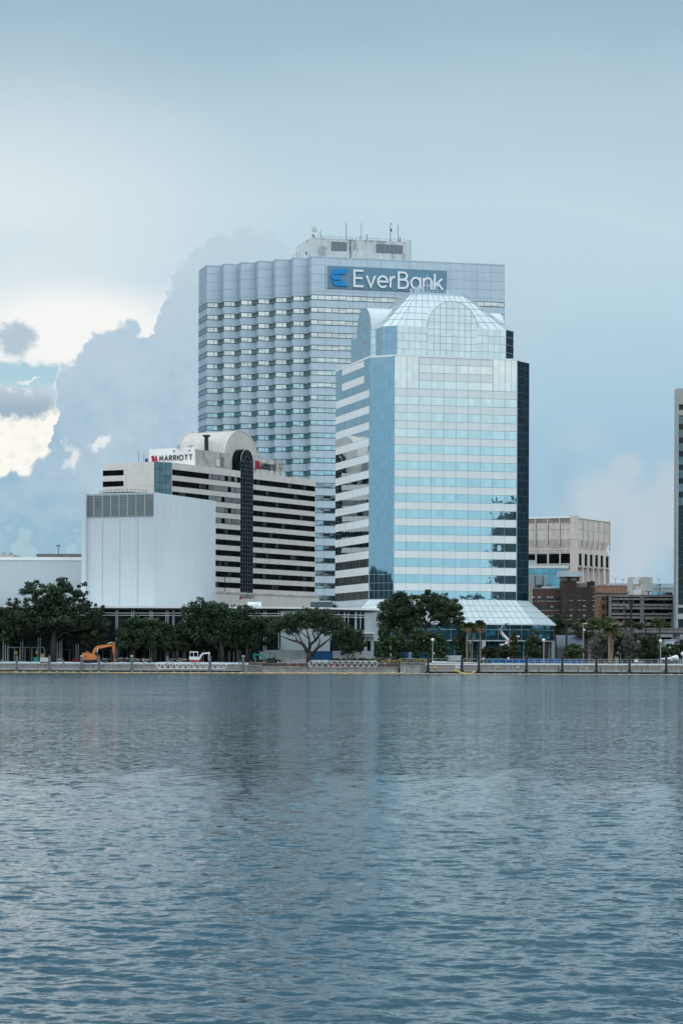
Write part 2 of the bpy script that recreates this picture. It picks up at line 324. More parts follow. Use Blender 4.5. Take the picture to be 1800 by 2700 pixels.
M = dict(
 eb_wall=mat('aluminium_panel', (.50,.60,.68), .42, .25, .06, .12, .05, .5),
 eb_side=mat('aluminium_shaded_side', (.38,.48,.56), .42, .25, .06, .12, .05, .5),  # same panels, with the shade of the side facets put into the colour
 eb_joint=mat('dark_frame', (.05,.08,.10), .5, 0, .1),
 joint_soft=mat('panel_joint', (.26,.33,.39), .5, 0, .1),
 eb_glass2=glass('silver_glass_reflection', (.26,.37,.39), .06, .9, (2.6,2.6,4.446), .012, .004, .3, .2),  # dark reflections of the neighbouring facets put into the pane tint
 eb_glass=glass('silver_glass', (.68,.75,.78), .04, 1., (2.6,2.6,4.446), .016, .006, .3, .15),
 tw_glass=glass('cyan_glass', (.86,.93,.94), .02, 1., (1.77,1.77,2.2), .004, .011, .8, .05),
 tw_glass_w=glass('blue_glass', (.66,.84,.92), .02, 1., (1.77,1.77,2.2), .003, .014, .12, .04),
 tw_dark=glass('dark_reflection_glass', (.003,.018,.032), .10, 0., (1.8,1.8,2.2), .006, .006, .4, .5, .12, 1.25),  # reflection of a dark neighbouring building put into the glass colour
 tw_white=mat('white_spandrel', (.79,.82,.82), .35, 0, .03, .2, .03, .5),
 tw_line=mat('glass_joint', (.27,.38,.43), .5, 0, .1),
 tw_mech=glass('pale_crown_glass', (.76,.87,.91), .10, .9, (1.8,1.8,2.2), .008, .02, .5, .05),
 crown=mat('frosted_roof_panel', (.56,.64,.66), .30, .0, .06, .5, .04, .6),
 crown_line=mat('roof_joint', (.30,.37,.40), .5),
 beige=mat('beige_precast', (.64,.60,.565), .75, 0, .06, .25, .06),
 beige_d=mat('stained_precast', (.50,.475,.44), .8, 0, .15, .25, .2, stain=(.22,.20,.18), stain_amt=.6, stain_scale=.35),
 vault=mat('vault_render', (.58,.55,.51), .7, 0, .07, .3, .08),
 signw=mat('white_sign_render', (.84,.82,.79), .7, 0, .03),
 mglass=glass('black_window_glass', (.005,.006,.008), .10, 0., (1.5,1.5,3.2), .01, .01, .5, .5, .06, 1.15),
 mpane=glass('reflection_pane', (.17,.18,.17), .3, .2, (1.8,1.8,3.2), .01, .01, .5, .35),  # beige reflection put into the pane colour
 mpane2=glass('dim_pane', (.03,.035,.037), .2, .0, (1.8,1.8,3.2), .01, .01, .5, .5, .22, 1.3),
 mbay=glass('bay_glass', (.008,.016,.020), .08, .1, (1.5,1.5,3.2), .01, .01, .5, .4, .1, 1.2),
 mblue=glass('slate_glass', (.17,.25,.28), .05, .8, (1.9,1.9,3.2), .02, .02, .4, .12),
 white=mat('white_metal_cladding', (.555,.61,.645), .5, 0, .04, .05, .04),
 whitej=mat('cladding_joint', (.40,.45,.48), .6),
 louvre=mat('grey_louvre', (.17,.20,.22), .5, 0, .1),
 black=mat('black_metal', (.012,.014,.015), .5),
 voidd=mat('dark_interior', (.010,.012,.014), .9, 0, .3, .8),
 lobby=glass('lobby_glass', (.006,.012,.013), .08, 0., (2.5,2.5,4.), .01, .02, .5, .6, .2, 1.3),
 frame=mat('pale_window_frame', (.50,.53,.53), .5),
 conc=mat('weathered_concrete', (.29,.28,.265), .85, 0, .18, .6, .2, stain=(.16,.15,.14), stain_amt=.6, stain_scale=.5),
 conc_l=mat('pale_concrete', (.62,.545,.50), .8, 0, .08, .3, .14, stain=(.36,.33,.31), stain_amt=.35, stain_scale=.2),
 conc_g=mat('garage_concrete', (.21,.205,.195), .9, 0, .2, .5, .25),
 conc_m=mat('mottled_block', (.58,.58,.56), .8, 0, .1, .6, .2, stain=(.30,.29,.27), stain_amt=.5, stain_scale=.4),
 peel=mat('peeling_paint', (.62,.66,.67), .8, 0, .08, .4, .1, stain=(.28,.31,.31), stain_amt=.75, stain_scale=.28),
 grey=mat('grey_render', (.36,.41,.43), .7, 0, .05, .3, .06),
 brick=mat('brown_brick', (.066,.045,.042), .9, 0, .3, .8, .2),
 brick_r=mat('red_brick', (.115,.064,.056), .9, 0, .3, .8, .2),
 brick_t=mat('tan_brick', (.36,.21,.15), .9, 0, .2, .8, .2),
 stone=mat('tan_stone', (.26,.22,.19), .9, 0, .2, .8, .2),
 win=glass('old_window', (.03,.035,.04), .15, 0., (1.2,1.2,2.), .03, .02, .6, .5),
 sill=mat('pale_sill', (.42,.40,.38), .8),
 bglass=glass('teal_office_glass', (.30,.52,.60), .05, .9, (2.,2.,3.), .01, .01, .3, .1),
 tglass=glass('black_green_glass', (.012,.028,.034), .06, 0., (2.,2.,3.), .01, .01, .3, .4),
 tglass2=glass('grey_green_glass', (.16,.24,.26), .08, .6, (2.,2.,3.), .01, .01, .3, .2),
 piling=mat('grey_piling', (.12,.14,.155), .8, 0, .2, 1.5, .2),
 piling_k=mat('black_piling', (.014,.018,.024), .6, 0, .3, 1.5),
 rail=mat('white_rail', (.32,.33,.33), .5, 0, .08, 1.),
 mesh=mat('grey_mesh_infill', (.13,.14,.135), .8, 0, .2, .8, .2),
 boom=mat('yellow_boom', (.42,.31,.13), .7, 0, .3, .6),
 boomw=mat('faded_boom', (.42,.38,.29), .7, 0, .3, .6),
 orange=mat('orange_paint', (.60,.20,.06), .5, 0, .15, .8),
 orange2=mat('dark_orange_paint', (.40,.12,.04), .5, 0, .15, .8),
 red=mat('red_paint', (.42,.02,.04), .5),
 cone=mat('cone_red', (.75,.10,.06), .6),
 whitep=mat('white_paint', (.74,.76,.76), .45, 0, .06),
 green=mat('green_paint', (.01,.20,.12), .5, 0, .15),
 teal=mat('teal_plastic', (.01,.22,.20), .5),
 blue=mat('blue_fence', (.0,.085,.25), .6, 0, .12, .4, .12),
 navy=mat('navy_fence', (.006,.02,.06), .7, 0, .2, .4),
 fence=mat('pale_fence_wrap', (.50,.53,.54), .8, 0, .10, .35, .10),
 fenceg=mat('grey_fence_wrap', (.30,.335,.33), .8, 0, .10, .35, .12),
 yellow=mat('yellow_sign', (.55,.42,.10), .6),
 silver=mat('silver_sheet', (.10,.12,.165), .45, .3, .05, .2),
 bark=mat('bark', (.045,.042,.036), .95, 0, .3, 1.),
 bark_l=mat('palm_bark', (.20,.15,.115), .95, 0, .25, 1.5),
 leaf1=mat('oak_leaf', (.030,.052,.024), .8, 0, .35, .5), leaf2=mat('oak_leaf_light', (.066,.092,.034), .8, 0, .3, .5),
 leaf3=mat('bright_leaf', (.045,.085,.026), .7, 0, .3, .6), leaf4=mat('olive_leaf', (.034,.050,.026), .8, 0, .35, .5), leaf5=mat('olive_leaf_light', (.066,.086,.036), .8, 0, .3, .5), leaf6=mat('deep_leaf', (.024,.048,.024), .8, 0, .35, .5), leaf7=mat('deep_leaf_light', (.048,.082,.036), .8, 0, .3, .5),
 leafd=mat('dusty_leaf', (.10,.10,.085), .85, 0, .25, .6),
 leafy=mat('yellow_leaf', (.42,.33,.10), .8, 0, .35, .8), palm=mat('palm_leaf', (.10,.125,.05), .7, 0, .3, .8),
 palmb=mat('dry_palm_leaf', (.20,.155,.08), .8, 0, .3, .8),
 pinkw=mat('white_steel', (.66,.64,.62), .5, 0, .1, .8), pink=mat('pink_steel', (.42,.17,.17), .5), brownst=mat('brown_steel', (.22,.18,.16), .6),
 skin=mat('skin', (.32,.19,.13), .6), cloth=mat('white_shirt', (.72,.72,.75), .8), trouser=mat('dark_trousers', (.05,.05,.07), .8),
 sign_bg=mat('slate_sign', (.145,.275,.37), .5, 0, .04), sign_w=mat('sign_white', (.86,.86,.89), .4, 0, .02), sign_blue=mat('sign_blue', (.005,.25,.62), .4, 0, .04),
 sign_blue_d=mat('sign_blue_side', (.0,.07,.25), .4),
 logo_red=mat('logo_red', (.42,.015,.05), .5), logo_k=mat('logo_black', (.02,.022,.026), .5),
 ground=mat('paving_ground', (.20,.20,.19), .9, 0, .2, .15), asphalt=mat('asphalt', (.05,.05,.052), .9, 0, .2, .3), grass=mat('lawn', (.04,.07,.025), .95, 0, .3, .3),
)

# ================================================================ THE SETTING
GZ = 2.7                                 # promenade level above the river
g = MB()
g.quad((-9000,631,GZ), (9000,631,GZ), (9000,16000,GZ), (-9000,16000,GZ), 0)
o = g.build('ground', [M['ground']]); tag(o, kind='structure')
g = MB(); g.quad((-9000,-9000,2.2), (9000,-9000,2.2), (9000,-14,2.2), (-9000,-14,2.2)); g.quad((-9000,-14,2.2), (9000,-14,2.2), (9000,-14,-2), (-9000,-14,-2))
tag(g.build('ground', [M['grass']]), kind='structure')

# river: real wave relief, finer towards the viewer's shore
def water():
    f_ = 2538.
    ds = []; dd = 24.
    while dd < 627.5:
        ds.append(dd); dd += max(.03, .52*dd*dd/(EYE*f_))
    ds.append(628.5); ds = np.array(ds); nr = len(ds)
    ang = np.concatenate([np.linspace(-1.2, -.2, 14)[:-1], np.linspace(-.2, .2, 620), np.linspace(.2, 1.2, 14)[1:]])
    xs = np.outer(ds, ang); ys = np.repeat(ds[:, None], len(ang), 1)
    cell = np.maximum(np.gradient(ds), .05)[:, None]
    rg = np.random.RandomState(5); z = np.zeros_like(xs)
    lam = np.exp(rg.uniform(np.log(.24), np.log(1.3), 120))
    for L in lam:
        th = radians(75)+rg.normal(0, .55); kx, ky = cos(th)*2*pi/L, sin(th)*2*pi/L
        slope = .0155*min(1., (1.0/L)**.7)
        a = slope*L/(2*pi)
        ph = rg.uniform(0, 2*pi)
        w = np.clip((L/cell-2.2)/2., 0, 1)
        z += a*w*np.sin(kx*xs+ky*ys+ph+.6*np.sin(xs/23.+ph)+.6*np.sin(ys/31.+ph*2))
    patch = .75+.35*np.sin(xs/17.+1.3*np.sin(ys/41.))*np.sin(ys/29.+xs/60.)+.2*np.sin(ys/9.+xs/37.)
    z *= np.clip(patch, .25, 1.3)
    edge_ = np.clip((628-ys)/4, 0, 1)*np.clip((1.2-np.abs(ang))[None, :]/.2, 0, 1)*np.clip((ys-24)/1.5, 0, 1)
    z *= edge_
    co = np.stack([xs, ys, z], -1).reshape(-1, 3)
    nc = len(ang); i = np.arange(nr-1)[:, None]*nc+np.arange(nc-1)[None, :]
    F_ = np.stack([i, i+1, i+nc+1, i+nc], -1).reshape(-1, 4)
    # plain water round it
    ex = [(-9000,-14,0),(9000,-14,0),(9000,24,0),(1.2*24,24,0),(-1.2*24,24,0),(-9000,24,0),(9000,628.5,0),(1.2*628.5,628.5,0),(-1.2*628.5,628.5,0),(-9000,628.5,0)]
    b = len(co); co = np.concatenate([co, np.array(ex)])
    exf = [(b,b+1,b+2,b+3),(b,b+3,b+4,b+5),(b+3,b+2,b+6,b+7),(b+5,b+4,b+8,b+9)]
    me = bpy.data.meshes.new('water'); nv = len(co); nf = len(F_)+len(exf)
    me.vertices.add(nv); me.vertices.foreach_set('co', co.astype(np.float32).ravel())
    me.loops.add(nf*4); me.polygons.add(nf)
    al = np.concatenate([F_, np.array(exf)]).astype(np.int32)
    me.loops.foreach_set('vertex_index', al.ravel()); me.polygons.foreach_set('loop_start', np.arange(nf, dtype=np.int32)*4)
    me.polygons.foreach_set('use_smooth', [True]*nf)
    me.update(calc_edges=True)
    m_ = bpy.data.materials.new('river_water'); m_.use_nodes = True; t = m_.node_tree; t.nodes.clear(); q = N(t)
    b_ = q.new('ShaderNodeBsdfPrincipled'); b_.inputs['Base Color'].default_value = (.010, .048, .072, 1); b_.inputs['Roughness'].default_value = .04; b_.inputs['IOR'].default_value = 1.333
    geo = q.new('ShaderNodeNewGeometry'); P = geo.outputs['Position']
    tot = None
    for sc, am, st in ((.22, .03, (.4, 1., 1.)), (.7, .025, (.4, 1., 1.)), (2., .06, (.5, 1., 1.)), (5., .34, (.5, 1., 1.)), (10., .36, (.55, 1., 1.)), (24., .16, (.7, 1., 1.))):
        nz = q.noise(q.vm('MULTIPLY', P, st), sc, 2, .5).outputs['Color']
        vv = q.vm('MULTIPLY', q.vm('SUBTRACT', nz, (.5, .5, .5)), (am*2.2*.7, am*2.2, 0.))
        tot = vv if tot is None else q.vm('ADD', tot, vv)
    pn = q.noise(q.vm('MULTIPLY', P, (.5, 1., 1.)), .035, 4, .6).outputs[0]
    sy = q.new('ShaderNodeSeparateXYZ'); q.l.new(P, sy.inputs[0]); lee = q.ss(sy.outputs[1], 60., 300., .55, 1.5)
    q.put(b_.inputs['Roughness'], q.ss(sy.outputs[1], 45., 330., .045, .10))
    tot = q.vm('SCALE', tot, q.m('MULTIPLY', lee, q.ss(pn, .35, .65, .6, 1.2)))
    q.put(b_.inputs['Normal'], q.vm('NORMALIZE', q.vm('ADD', geo.outputs['Normal'], tot)))
    o_ = q.new('ShaderNodeOutputMaterial'); q.l.new(b_.outputs[0], o_.inputs[0])
    me.materials.append(m_)
    ob = bpy.data.objects.new('water', me); COL.objects.link(ob); tag(ob, kind='structure')
water()

# ================================================================ LETTERING (stroked, as on the signs)
def arc(cx, cy, rx, ry, a0, a1, n=14): return [(cx+rx*cos(radians(a0+(a1-a0)*i/n)), cy+ry*sin(radians(a0+(a1-a0)*i/n))) for i in range(n+1)]
GL = {
 'E': (.62, [[(.60,1),(0,1),(0,0),(.60,0)], [(0,.52),(.54,.52)]]),
 'v': (.56, [[(0,.70),(.28,0),(.56,.70)]]),
 'e': (.64, [[(.02,.36),(.63,.36)]+arc(.32,.35,.32,.35,5,318)]),
 'r': (.36, [[(0,0),(0,.70)], [(0,.34)]+arc(.30,.40,.29,.29,165,85,8)]),
 'B': (.64, [[(.34,.54),(0,.54)], [(.30,1),(0,1),(0,0),(.34,0)]+arc(.34,.27,.28,.27,-90,90,10)[1:], [(.26,1)]+arc(.30,.775,.25,.225,90,-90,10)]),
 'a': (.64, [arc(.31,.35,.31,.35,20,340,20), [(.62,.72),(.62,0)]]),
 'n': (.56, [[(0,0),(0,.70)], [(0,.30)]+arc(.28,.42,.27,.28,170,0,10)+[(.55,0)]]),
 'k': (.54, [[(0,0),(0,1)], [(.50,.70),(.04,.28)], [(.20,.42),(.54,0)]]),
 'M': (.84, [[(0,0),(.10,1),(.42,.30),(.74,1),(.84,0)]]),
 'A': (.80, [[(0,0),(.40,1),(.80,0)], [(.15,.34),(.65,.34)]]),
 'R': (.62, [[(0,0),(0,1),(.30,1)]+arc(.32,.76,.25,.24,90,-90,10)+[(0,.52)], [(.28,.50),(.62,0)]]),
 'I': (.0, [[(0,0),(0,1)]]),
 'O': (.98, [arc(.49,.5,.49,.5,90,450,24)]),
 'T': (.70, [[(0,1),(.70,1)], [(.35,1),(.35,0)]]),
}
def stroke(mb, pts, w, fn, y0, y1, mi=0, ms=0):
    P = [Vector(p) for p in pts]; n = len(P); Lf = []; Rt = []
    for i in range(n):
        t0 = (P[i]-P[i-1]).normalized() if i else None; t1 = (P[i+1]-P[i]).normalized() if i < n-1 else None
        ta = t0 or t1; tb = t1 or t0; n0 = Vector((-ta.y, ta.x)); n1 = Vector((-tb.y, tb.x)); mm = (n0+n1)
        mm = mm.normalized() if mm.length > .01 else n0
        kx = min(2.2, 1/max(.3, mm.dot(n0))); Lf.append(P[i]+mm*w/2*kx); Rt.append(P[i]-mm*w/2*kx)
    vs = [fn(p.x, p.y, y1) for p in Lf]+[fn(p.x, p.y, y1) for p in Rt]+[fn(p.x, p.y, y0) for p in Lf]+[fn(p.x, p.y, y0) for p in Rt]
    b = len(mb.v); mb.v += vs
    def F(*a): mb.f.append(tuple(b+i for i in a))
    for i in range(n-1):
        F(n+i, n+i+1, i+1, i); mb.m.append(mi)
        F(i, i+1, 2*n+i+1, 2*n+i); mb.m.append(ms)
        F(n+i+1, n+i, 3*n+i, 3*n+i+1); mb.m.append(ms)
    F(0, 2*n, 3*n, n); mb.m.append(ms); F(n-1, 2*n-1, 4*n-1, 3*n-1); mb.m.append(ms)
def text(word, parent, fn0, x0, z0, h, w, mats, gap, dep, slant=0, xs=1.):
    x = x0
    for ch in word:
        wd, sts = GL[ch]; mb = MB()
        for j, st in enumerate(sts):
            stroke(mb, [((x+(px*xs+slant*py)*h), z0+py*h) for px, py in st], w, fn0, 0, dep+.004*j, 0, 1)
        mb.build('letter', mats, parent, world=False); x += wd*h*xs+gap
    return x
def M_logo(parent, fn0, x0, z0, h, dep, mats):
    mb = MB()
    for j, (pts, w) in enumerate([([(.36,.04),(.10,.92)], .13), ([(.62,.04),(.36,.98)], .15), ([(1.0,.04),(.74,.98)], .15), ([(-.10,-.06),(.14,.10),(.40,.98)], .09), ([(.60,.10),(.76,.92)], .09)]):
        if j == 0: pts = [(.40,.05),(.16,.95)]
        stroke(mb, [(x0+p[0]*h, z0+p[1]*h) for p in pts], w*h, fn0, 0, dep+.004*j, 0, 0)
    mb.build('logo', mats, parent, world=False)

# ================================================================ TALL BANK TOWER
def bank_tower():
    E = Fr(-11.3, 900.5, 14.7); TOP = 146.35; zb = GZ
    R_ = root('office_tower', 'tallest tower, grey with a pleated left side and a wide blue bank sign', 'skyscraper', (E.x, E.y, GZ), E.deg)
    dz = -GZ
    a, b = 5.21, 5.05
    zig = [(0.,0.)]
    for i in range(6): zig += [(-a*i, b*(i+1)), (-a*(i+1), b*(i+1))]
    zig.append((-a*6, b*6+14.7)); left = zig[::-1]                # counter-clockwise: from far left to the front corner
    foot = left+[(72.05,0.), (72.05,45.)]
    w = MB()
    for p, q in zip(foot, foot[1:]+foot[:1]):
        side = abs(p[0]-q[0]) < .01
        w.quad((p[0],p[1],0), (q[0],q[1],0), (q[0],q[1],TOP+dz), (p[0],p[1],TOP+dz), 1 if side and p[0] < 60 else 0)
    run = left+[(72.05,0.)]
    # roof and coping, panel joints
    w.add([(x,y,TOP+dz-1.2) for x, y in foot], [tuple(range(len(foot)))], 0)
    w.band(run, TOP+dz-.35, TOP+dz+.02, .06, 0)
    for z in (137.0, 140.1, 143.3, 145.9, 133.9): w.band(run, z+dz-.06, z+dz+.06, .012, 2)
    w.mull([(0,0),(72.05,0)], 0, TOP+dz, 5.15, .10, .014, 2)
    w.build('wall', [M['eb_wall'], M['eb_side'], M['joint_soft']], R_, world=False)
    z0 = E.hit(819.8, 777.8, 'y', 0)[2]
    for kf in range(29):
        zt = z0-kf*4.446+dz; mb = MB()
        if zt < 3: break
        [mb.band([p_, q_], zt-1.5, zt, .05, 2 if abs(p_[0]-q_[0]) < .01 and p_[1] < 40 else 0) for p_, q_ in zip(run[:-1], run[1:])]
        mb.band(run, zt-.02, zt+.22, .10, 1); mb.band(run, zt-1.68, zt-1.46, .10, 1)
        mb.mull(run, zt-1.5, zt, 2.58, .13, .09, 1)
        [mb.band([(p_[0]+1.3*0+(q_[0]-p_[0])*.74, p_[1]), q_], zt-1.5, zt, .07, 2) for p_, q_ in zip(run[:-1], run[1:]) if abs(p_[1]-q_[1]) < .01 and q_[0] < 1]  # inner-corner panes darkened to paint in the side wall's reflection
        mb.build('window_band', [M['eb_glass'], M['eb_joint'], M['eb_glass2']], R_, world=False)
    # sign
    s = MB(); s.box(5.8, -.45, 135.15+dz, 50.1, -.02, 143.05+dz); sp = s.build('sign_panel', [M['sign_bg']], R_, world=False)
    s = MB(); s.box(5.55, -.52, 135.0+dz, 5.8, -.02, 143.2+dz); s.box(50.1, -.52, 135.0+dz, 50.3, -.02, 143.2+dz); s.box(5.8, -.5, 143.05+dz, 50.1, -.02, 143.2+dz); s.build('sign_frame', [M['eb_wall']], sp, world=False)
    H_ = lambda u, v: E.hit(u, v, 'y', -.45)
    c1 = lambda X_, Y_: H_(500+X_/3.136, 560+Y_/3.136)
    mb = MB()
    for j, sh in enumerate([[(1188,470),(1306,470),(1302,484),(1282,510),(1174,512),(1178,496)], [(1157,522),(1172,516),(1228,518),(1238,527),(1249,560),(1184,557),(1172,548)], [(1172,568),(1268,570),(1288,580),(1301,612),(1202,609),(1184,594)]]):
        pts = [c1(*p) for p in sh]; mb.slab([(p[0], p[2]+dz) for p in pts], -1.05+.01*j, -.46, 0)
    mb.build('logo', [M['sign_blue']], sp, world=False)
    c2 = lambda X_, Y_: H_(900+X_/3.015, 560+Y_/3.015)
    e0 = c2(92, 592); e1 = c2(92, 457); h = e1[2]-e0[2]-.5; xk = c2(808, 628)
    fn = lambda x, z, t: (x, -.46-t, z)
    lens = sum(GL[ch][0] for ch in 'EverBank')*h
    gap = (xk[0]-e0[0]-lens-.7)/7
    text('EverBank', sp, fn, e0[0]+.35, e0[2]+dz+.25, h, .72, [M['sign_w'], M['eb_wall']], gap, .5)
    # penthouse
    zt = 153.4+dz; p = MB(); p.prism([(.75,3),(37.9,3),(37.9,26),(.75,26)], TOP+dz-1.2, zt)
    p.band([(.75,26),(.75,3),(37.9,3)], zt-.25, zt, .05, 0)
    P_ = p.build('penthouse', [M['peel']], R_, world=False)
    def lv(u0, v0, u1, v1, n):
        A = E.hit(u0, v0, 'y', 2.9); B = E.hit(u1, v1, 'y', 2.9); q = MB(); q.box(A[0], 2.86, A[2]+dz, B[0], 2.99, B[2]+dz, 0)
        for i in range(n+1):
            x = A[0]+(B[0]-A[0])*i/n; q.box(x-.09, 2.8, B[2]+dz, x+.09, 2.995, A[2]+dz, 1)
        q.build('louvre', [M['louvre'], M['joint_soft']], P_, world=False)
    lv(873.5, 637, 913.5, 662, 3); lv(991.3, 643.5, 1060.5, 669, 6)
    q = MB(); x = E.hit(923.5, 640, 'y', 3)[0]; q.box(x-.15, 2.8, TOP+dz-1, x+.15, 3.0, zt-.1); q.build('downpipe', [M['eb_joint']], P_, world=False)
    q = MB(); q.box(.55, 9, 148.2+dz, .76, 10, 149.4+dz); q.build('vent', [M['black']], P_, world=False)
    q = MB()
    for i in range(30): q.box(.9+i*1.27, 3.15, zt, .96+i*1.27, 3.21, zt+.75)
    q.box(.9, 3.15, zt+.72, 37.8, 3.2, zt+.78); q.build('roof_railing', [M['eb_joint']], P_, world=False)
    for u, v0, r in ((912.5, 587, .10), (952.3, 588, .08), (948.5, 621, .08), (966, 617, .08), (967.6, 619, .07), (1028.7, 596, .11), (1048.9, 592, .09), (1053.5, 625, .16), (1079, 633, .09), (845.7, 608, .07), (896, 624, .05), (990.5, 628, .06)):
        x, _, z = E.hit(u, v0, 'y', 8); q = MB(); q.cyl(x, 8, zt-.3, z+dz, r, 6)
        if r > .09: q.cyl(x, 8, zt-.3, zt+1.2, r*2.4, 6)
        if u == 1028.7: q.box(x+.1, 7.8, zt+4.3, x+.55, 8.1, zt+5.3); q.box(x+.2, 7.8, zt+6.6, x+.5, 8.1, zt+7.4)
        q.build('antenna', [M['eb_joint']], R_, world=False)
    x, _, z = E.hit(822, 606, 'y', 6); q = MB(); q.bar((x+1.0,6,zt-.2), (x+.4,6,z+dz-1.6), .35); q.ball(x+.9, 6, z+dz+.3, 1.2, 1, (.9,.25,1)); q.bar((x+1,6,z+dz+1), (x+3.8,6,zt+.4), .06)
    q.build('satellite_dish', [M['black'], M['peel']], R_, world=False)
    q = MB()                                                        # pipe frame on the penthouse's left side
    for yy in (18, 22, 26): q.cyl(-.6, yy, TOP+dz-1.2, 150.6+dz, .12, 6); q.cyl(.2, yy, TOP+dz-1.2, 151.2+dz, .12, 6)
    for zz in (146.4, 148.5, 150.4): q.bar((-.6,18,zz+dz), (-.6,26,zz+dz), .16)
    q.build('ladder_frame', [M['peel']], R_, world=False)
bank_tower()

# ================================================================ GLASS TOWER
def octa(h, c): return [(-h+c,-h), (h-c,-h), (h,-h+c), (h,h-c), (h-c,h), (-h+c,h), (-h,h-c), (-h,-h+c)]
def glass_tower():
    T = Fr(24.95, 716.6, 15.3); dz = -GZ; TOP = 86.1+dz
    R_ = root('glass_tower', 'blue mirror-glass tower with a round-headed bay in its faceted glass crown', 'skyscraper', (T.x, T.y, GZ), T.deg)
    h, c = 23., 5.4; O = octa(h, c); L = h-c
    w = MB(); mi = [0, 2, 3, 2, 2, 2, 0, 1]
    for i in range(8):
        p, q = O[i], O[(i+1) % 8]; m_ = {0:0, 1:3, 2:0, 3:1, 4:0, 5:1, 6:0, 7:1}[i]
        w.quad((*p,3), (*q,3), (*q,TOP), (*p,TOP), m_)
    w.add([(x,y,TOP-.6) for x, y in O], [tuple(range(8))], 4)
    OC = O+[O[0]]
    w.band(OC, TOP-.25, TOP+.25, .12, 4)
    w.quad((-h-.02,L,3),(-h-.02,-L,3),(-h-.02,-L,30),(-h-.02,L,30),5)  # lower left face: the hotel's dark reflection put into the glass colour
    w.build('curtain_wall', [M['tw_glass'], M['tw_glass_w'], M['tw_glass'], M['tw_dark'], M['tw_white'], M['mpane2']], R_, world=False)
    lf = [(-h, L), (-h, -L)]; fr = [(-L, -h), (L, -h)]
    # white spandrels, one storey each
    for kf in range(-2, 15):
        zt = 77.25-4.405*kf+dz; zb = zt-2.1
        if zb < 14: continue
        a = (-10.6, 10.6) if kf < 0 else (-L, L)
        mb = MB(); tt = min(zt, TOP-.3)
        mb.band([(a[0],-h),(a[1],-h)], zb, tt, .05, 0)
        mb.band([(a[0],-h),(a[1],-h)], tt-.05, tt+.05, .07, 1); mb.band([(a[0],-h),(a[1],-h)], zb-.05, zb+.05, .07, 1)
        mb.build('spandrel_band', [M['tw_white'], M['tw_line']], R_, world=False)
        mb = MB(); b_ = (10.6, -L+5.2) if kf < 0 else ((L, -L))
        mb.band([(-h,b_[0]),(-h,b_[1])], zb, tt, .05, 0); mb.band([(-h,b_[0]),(-h,b_[1])], tt-.03, tt+.05, .07, 1)
        mb.build('spandrel_band', [M['tw_white'], M['tw_line']], R_, world=False)
    # joints
    j = MB()
    j.mull(fr, 14, TOP, 3.52, .07, .075, 0); j.mull(lf, 14, TOP, 3.2, .07, .075, 0)
    j.mull([O[7],O[0]], 14, TOP, 1.53, .05, .02, 0); j.mull([O[1],O[2]], 14, TOP, 1.9, .07, .02, 1)
    for kf in range(-3, 16):
        for z in (77.25-4.405*kf+dz, 75.15-4.405*kf+dz):
            if 15 < z < TOP: j.band([O[7],O[0]], z-.04, z+.04, .03, 0); j.band([O[1],O[2]], z-.05, z+.05, .03, 1)
        z = 76.2-4.405*kf+dz
    for q_ in (O[7], O[0], O[1]): j.box(q_[0]-.10, q_[1]-.10, 14, q_[0]+.10, q_[1]+.10, TOP, 0)
    j.mull([(-L,-h),(-10.6,-h)], 77.3+dz, TOP, 1.76, .06, .02, 0); j.mull([(10.6,-h),(L,-h)], 77.3+dz, TOP, 1.76, .06, .02, 0)
    j.build('mullions', [M['tw_line'], mat('teal_joint', (.03,.08,.10), .5)], R_, world=False)
    # setback crown walls
    hu, cu_ = 19., 3.3; U_ = octa(hu, cu_); UC = U_+[U_[0]]; E0, E1 = TOP-1, 94.8+dz
    c_ = MB(); tone = {0:0, 1:1, 2:1, 3:1, 4:0, 5:1, 6:0, 7:2}
    for i in range(8):
        p, q = U_[i], U_[(i+1) % 8]; c_.quad((*p,E0), (*q,E0), (*q,E1), (*p,E1), tone[i])
    for z in np.arange(TOP+.3, E1, 2.15): c_.band(UC, z-.05, z+.05, .03, 3)
    c_.mull(UC, E0, E1, 1.77, .06, .03, 3)
    c_.build('crown_wall', [M['tw_mech'], M['tw_dark'], M['tw_glass_w'], M['tw_line']], R_, world=False)
    # crown roof
    RT, hr, cr = 105.2+dz, 8.3, 1.4; Rr = octa(hr, cr); rf = MB()
    for i in range(8):
        p, q, r, s_ = U_[i], U_[(i+1) % 8], Rr[(i+1) % 8], Rr[i]
        rf.quad((*p,E1), (*q,E1), (*r,RT), (*s_,RT), 0)
        nn = 13 if i % 2 == 0 else 2
        for t in range(nn+1):
            a0 = Vector((p[0]+(q[0]-p[0])*t/nn, p[1]+(q[1]-p[1])*t/nn, E1+.06))
            # ribs follow the slope and die into the hips
            if i % 2 == 0:
                Lp = sqrt((q[0]-p[0])**2+(q[1]-p[1])**2); Lr = sqrt((r[0]-s_[0])**2+(r[1]-s_[1])**2); tt = (t/nn-.5)*Lp
                a1 = Vector((s_[0]+(r[0]-s_[0])*(.5+ (tt*.62)/Lr), s_[1]+(r[1]-s_[1])*(.5+(tt*.62)/Lr), RT+.06))
                if abs(tt*.62) > Lr/2:
                    fdx = (Lp/2-abs(tt))/((Lp-Lr)/2-abs(tt)*.38+1e-6); fdx = max(0, min(1, fdx)); a1 = a0+(a1-a0)*fdx
            else: a1 = Vector((s_[0]+(r[0]-s_[0])*t/nn, s_[1]+(r[1]-s_[1])*t/nn, RT+.06))
            rf.bar(a0, a1, .09, .08, 1)
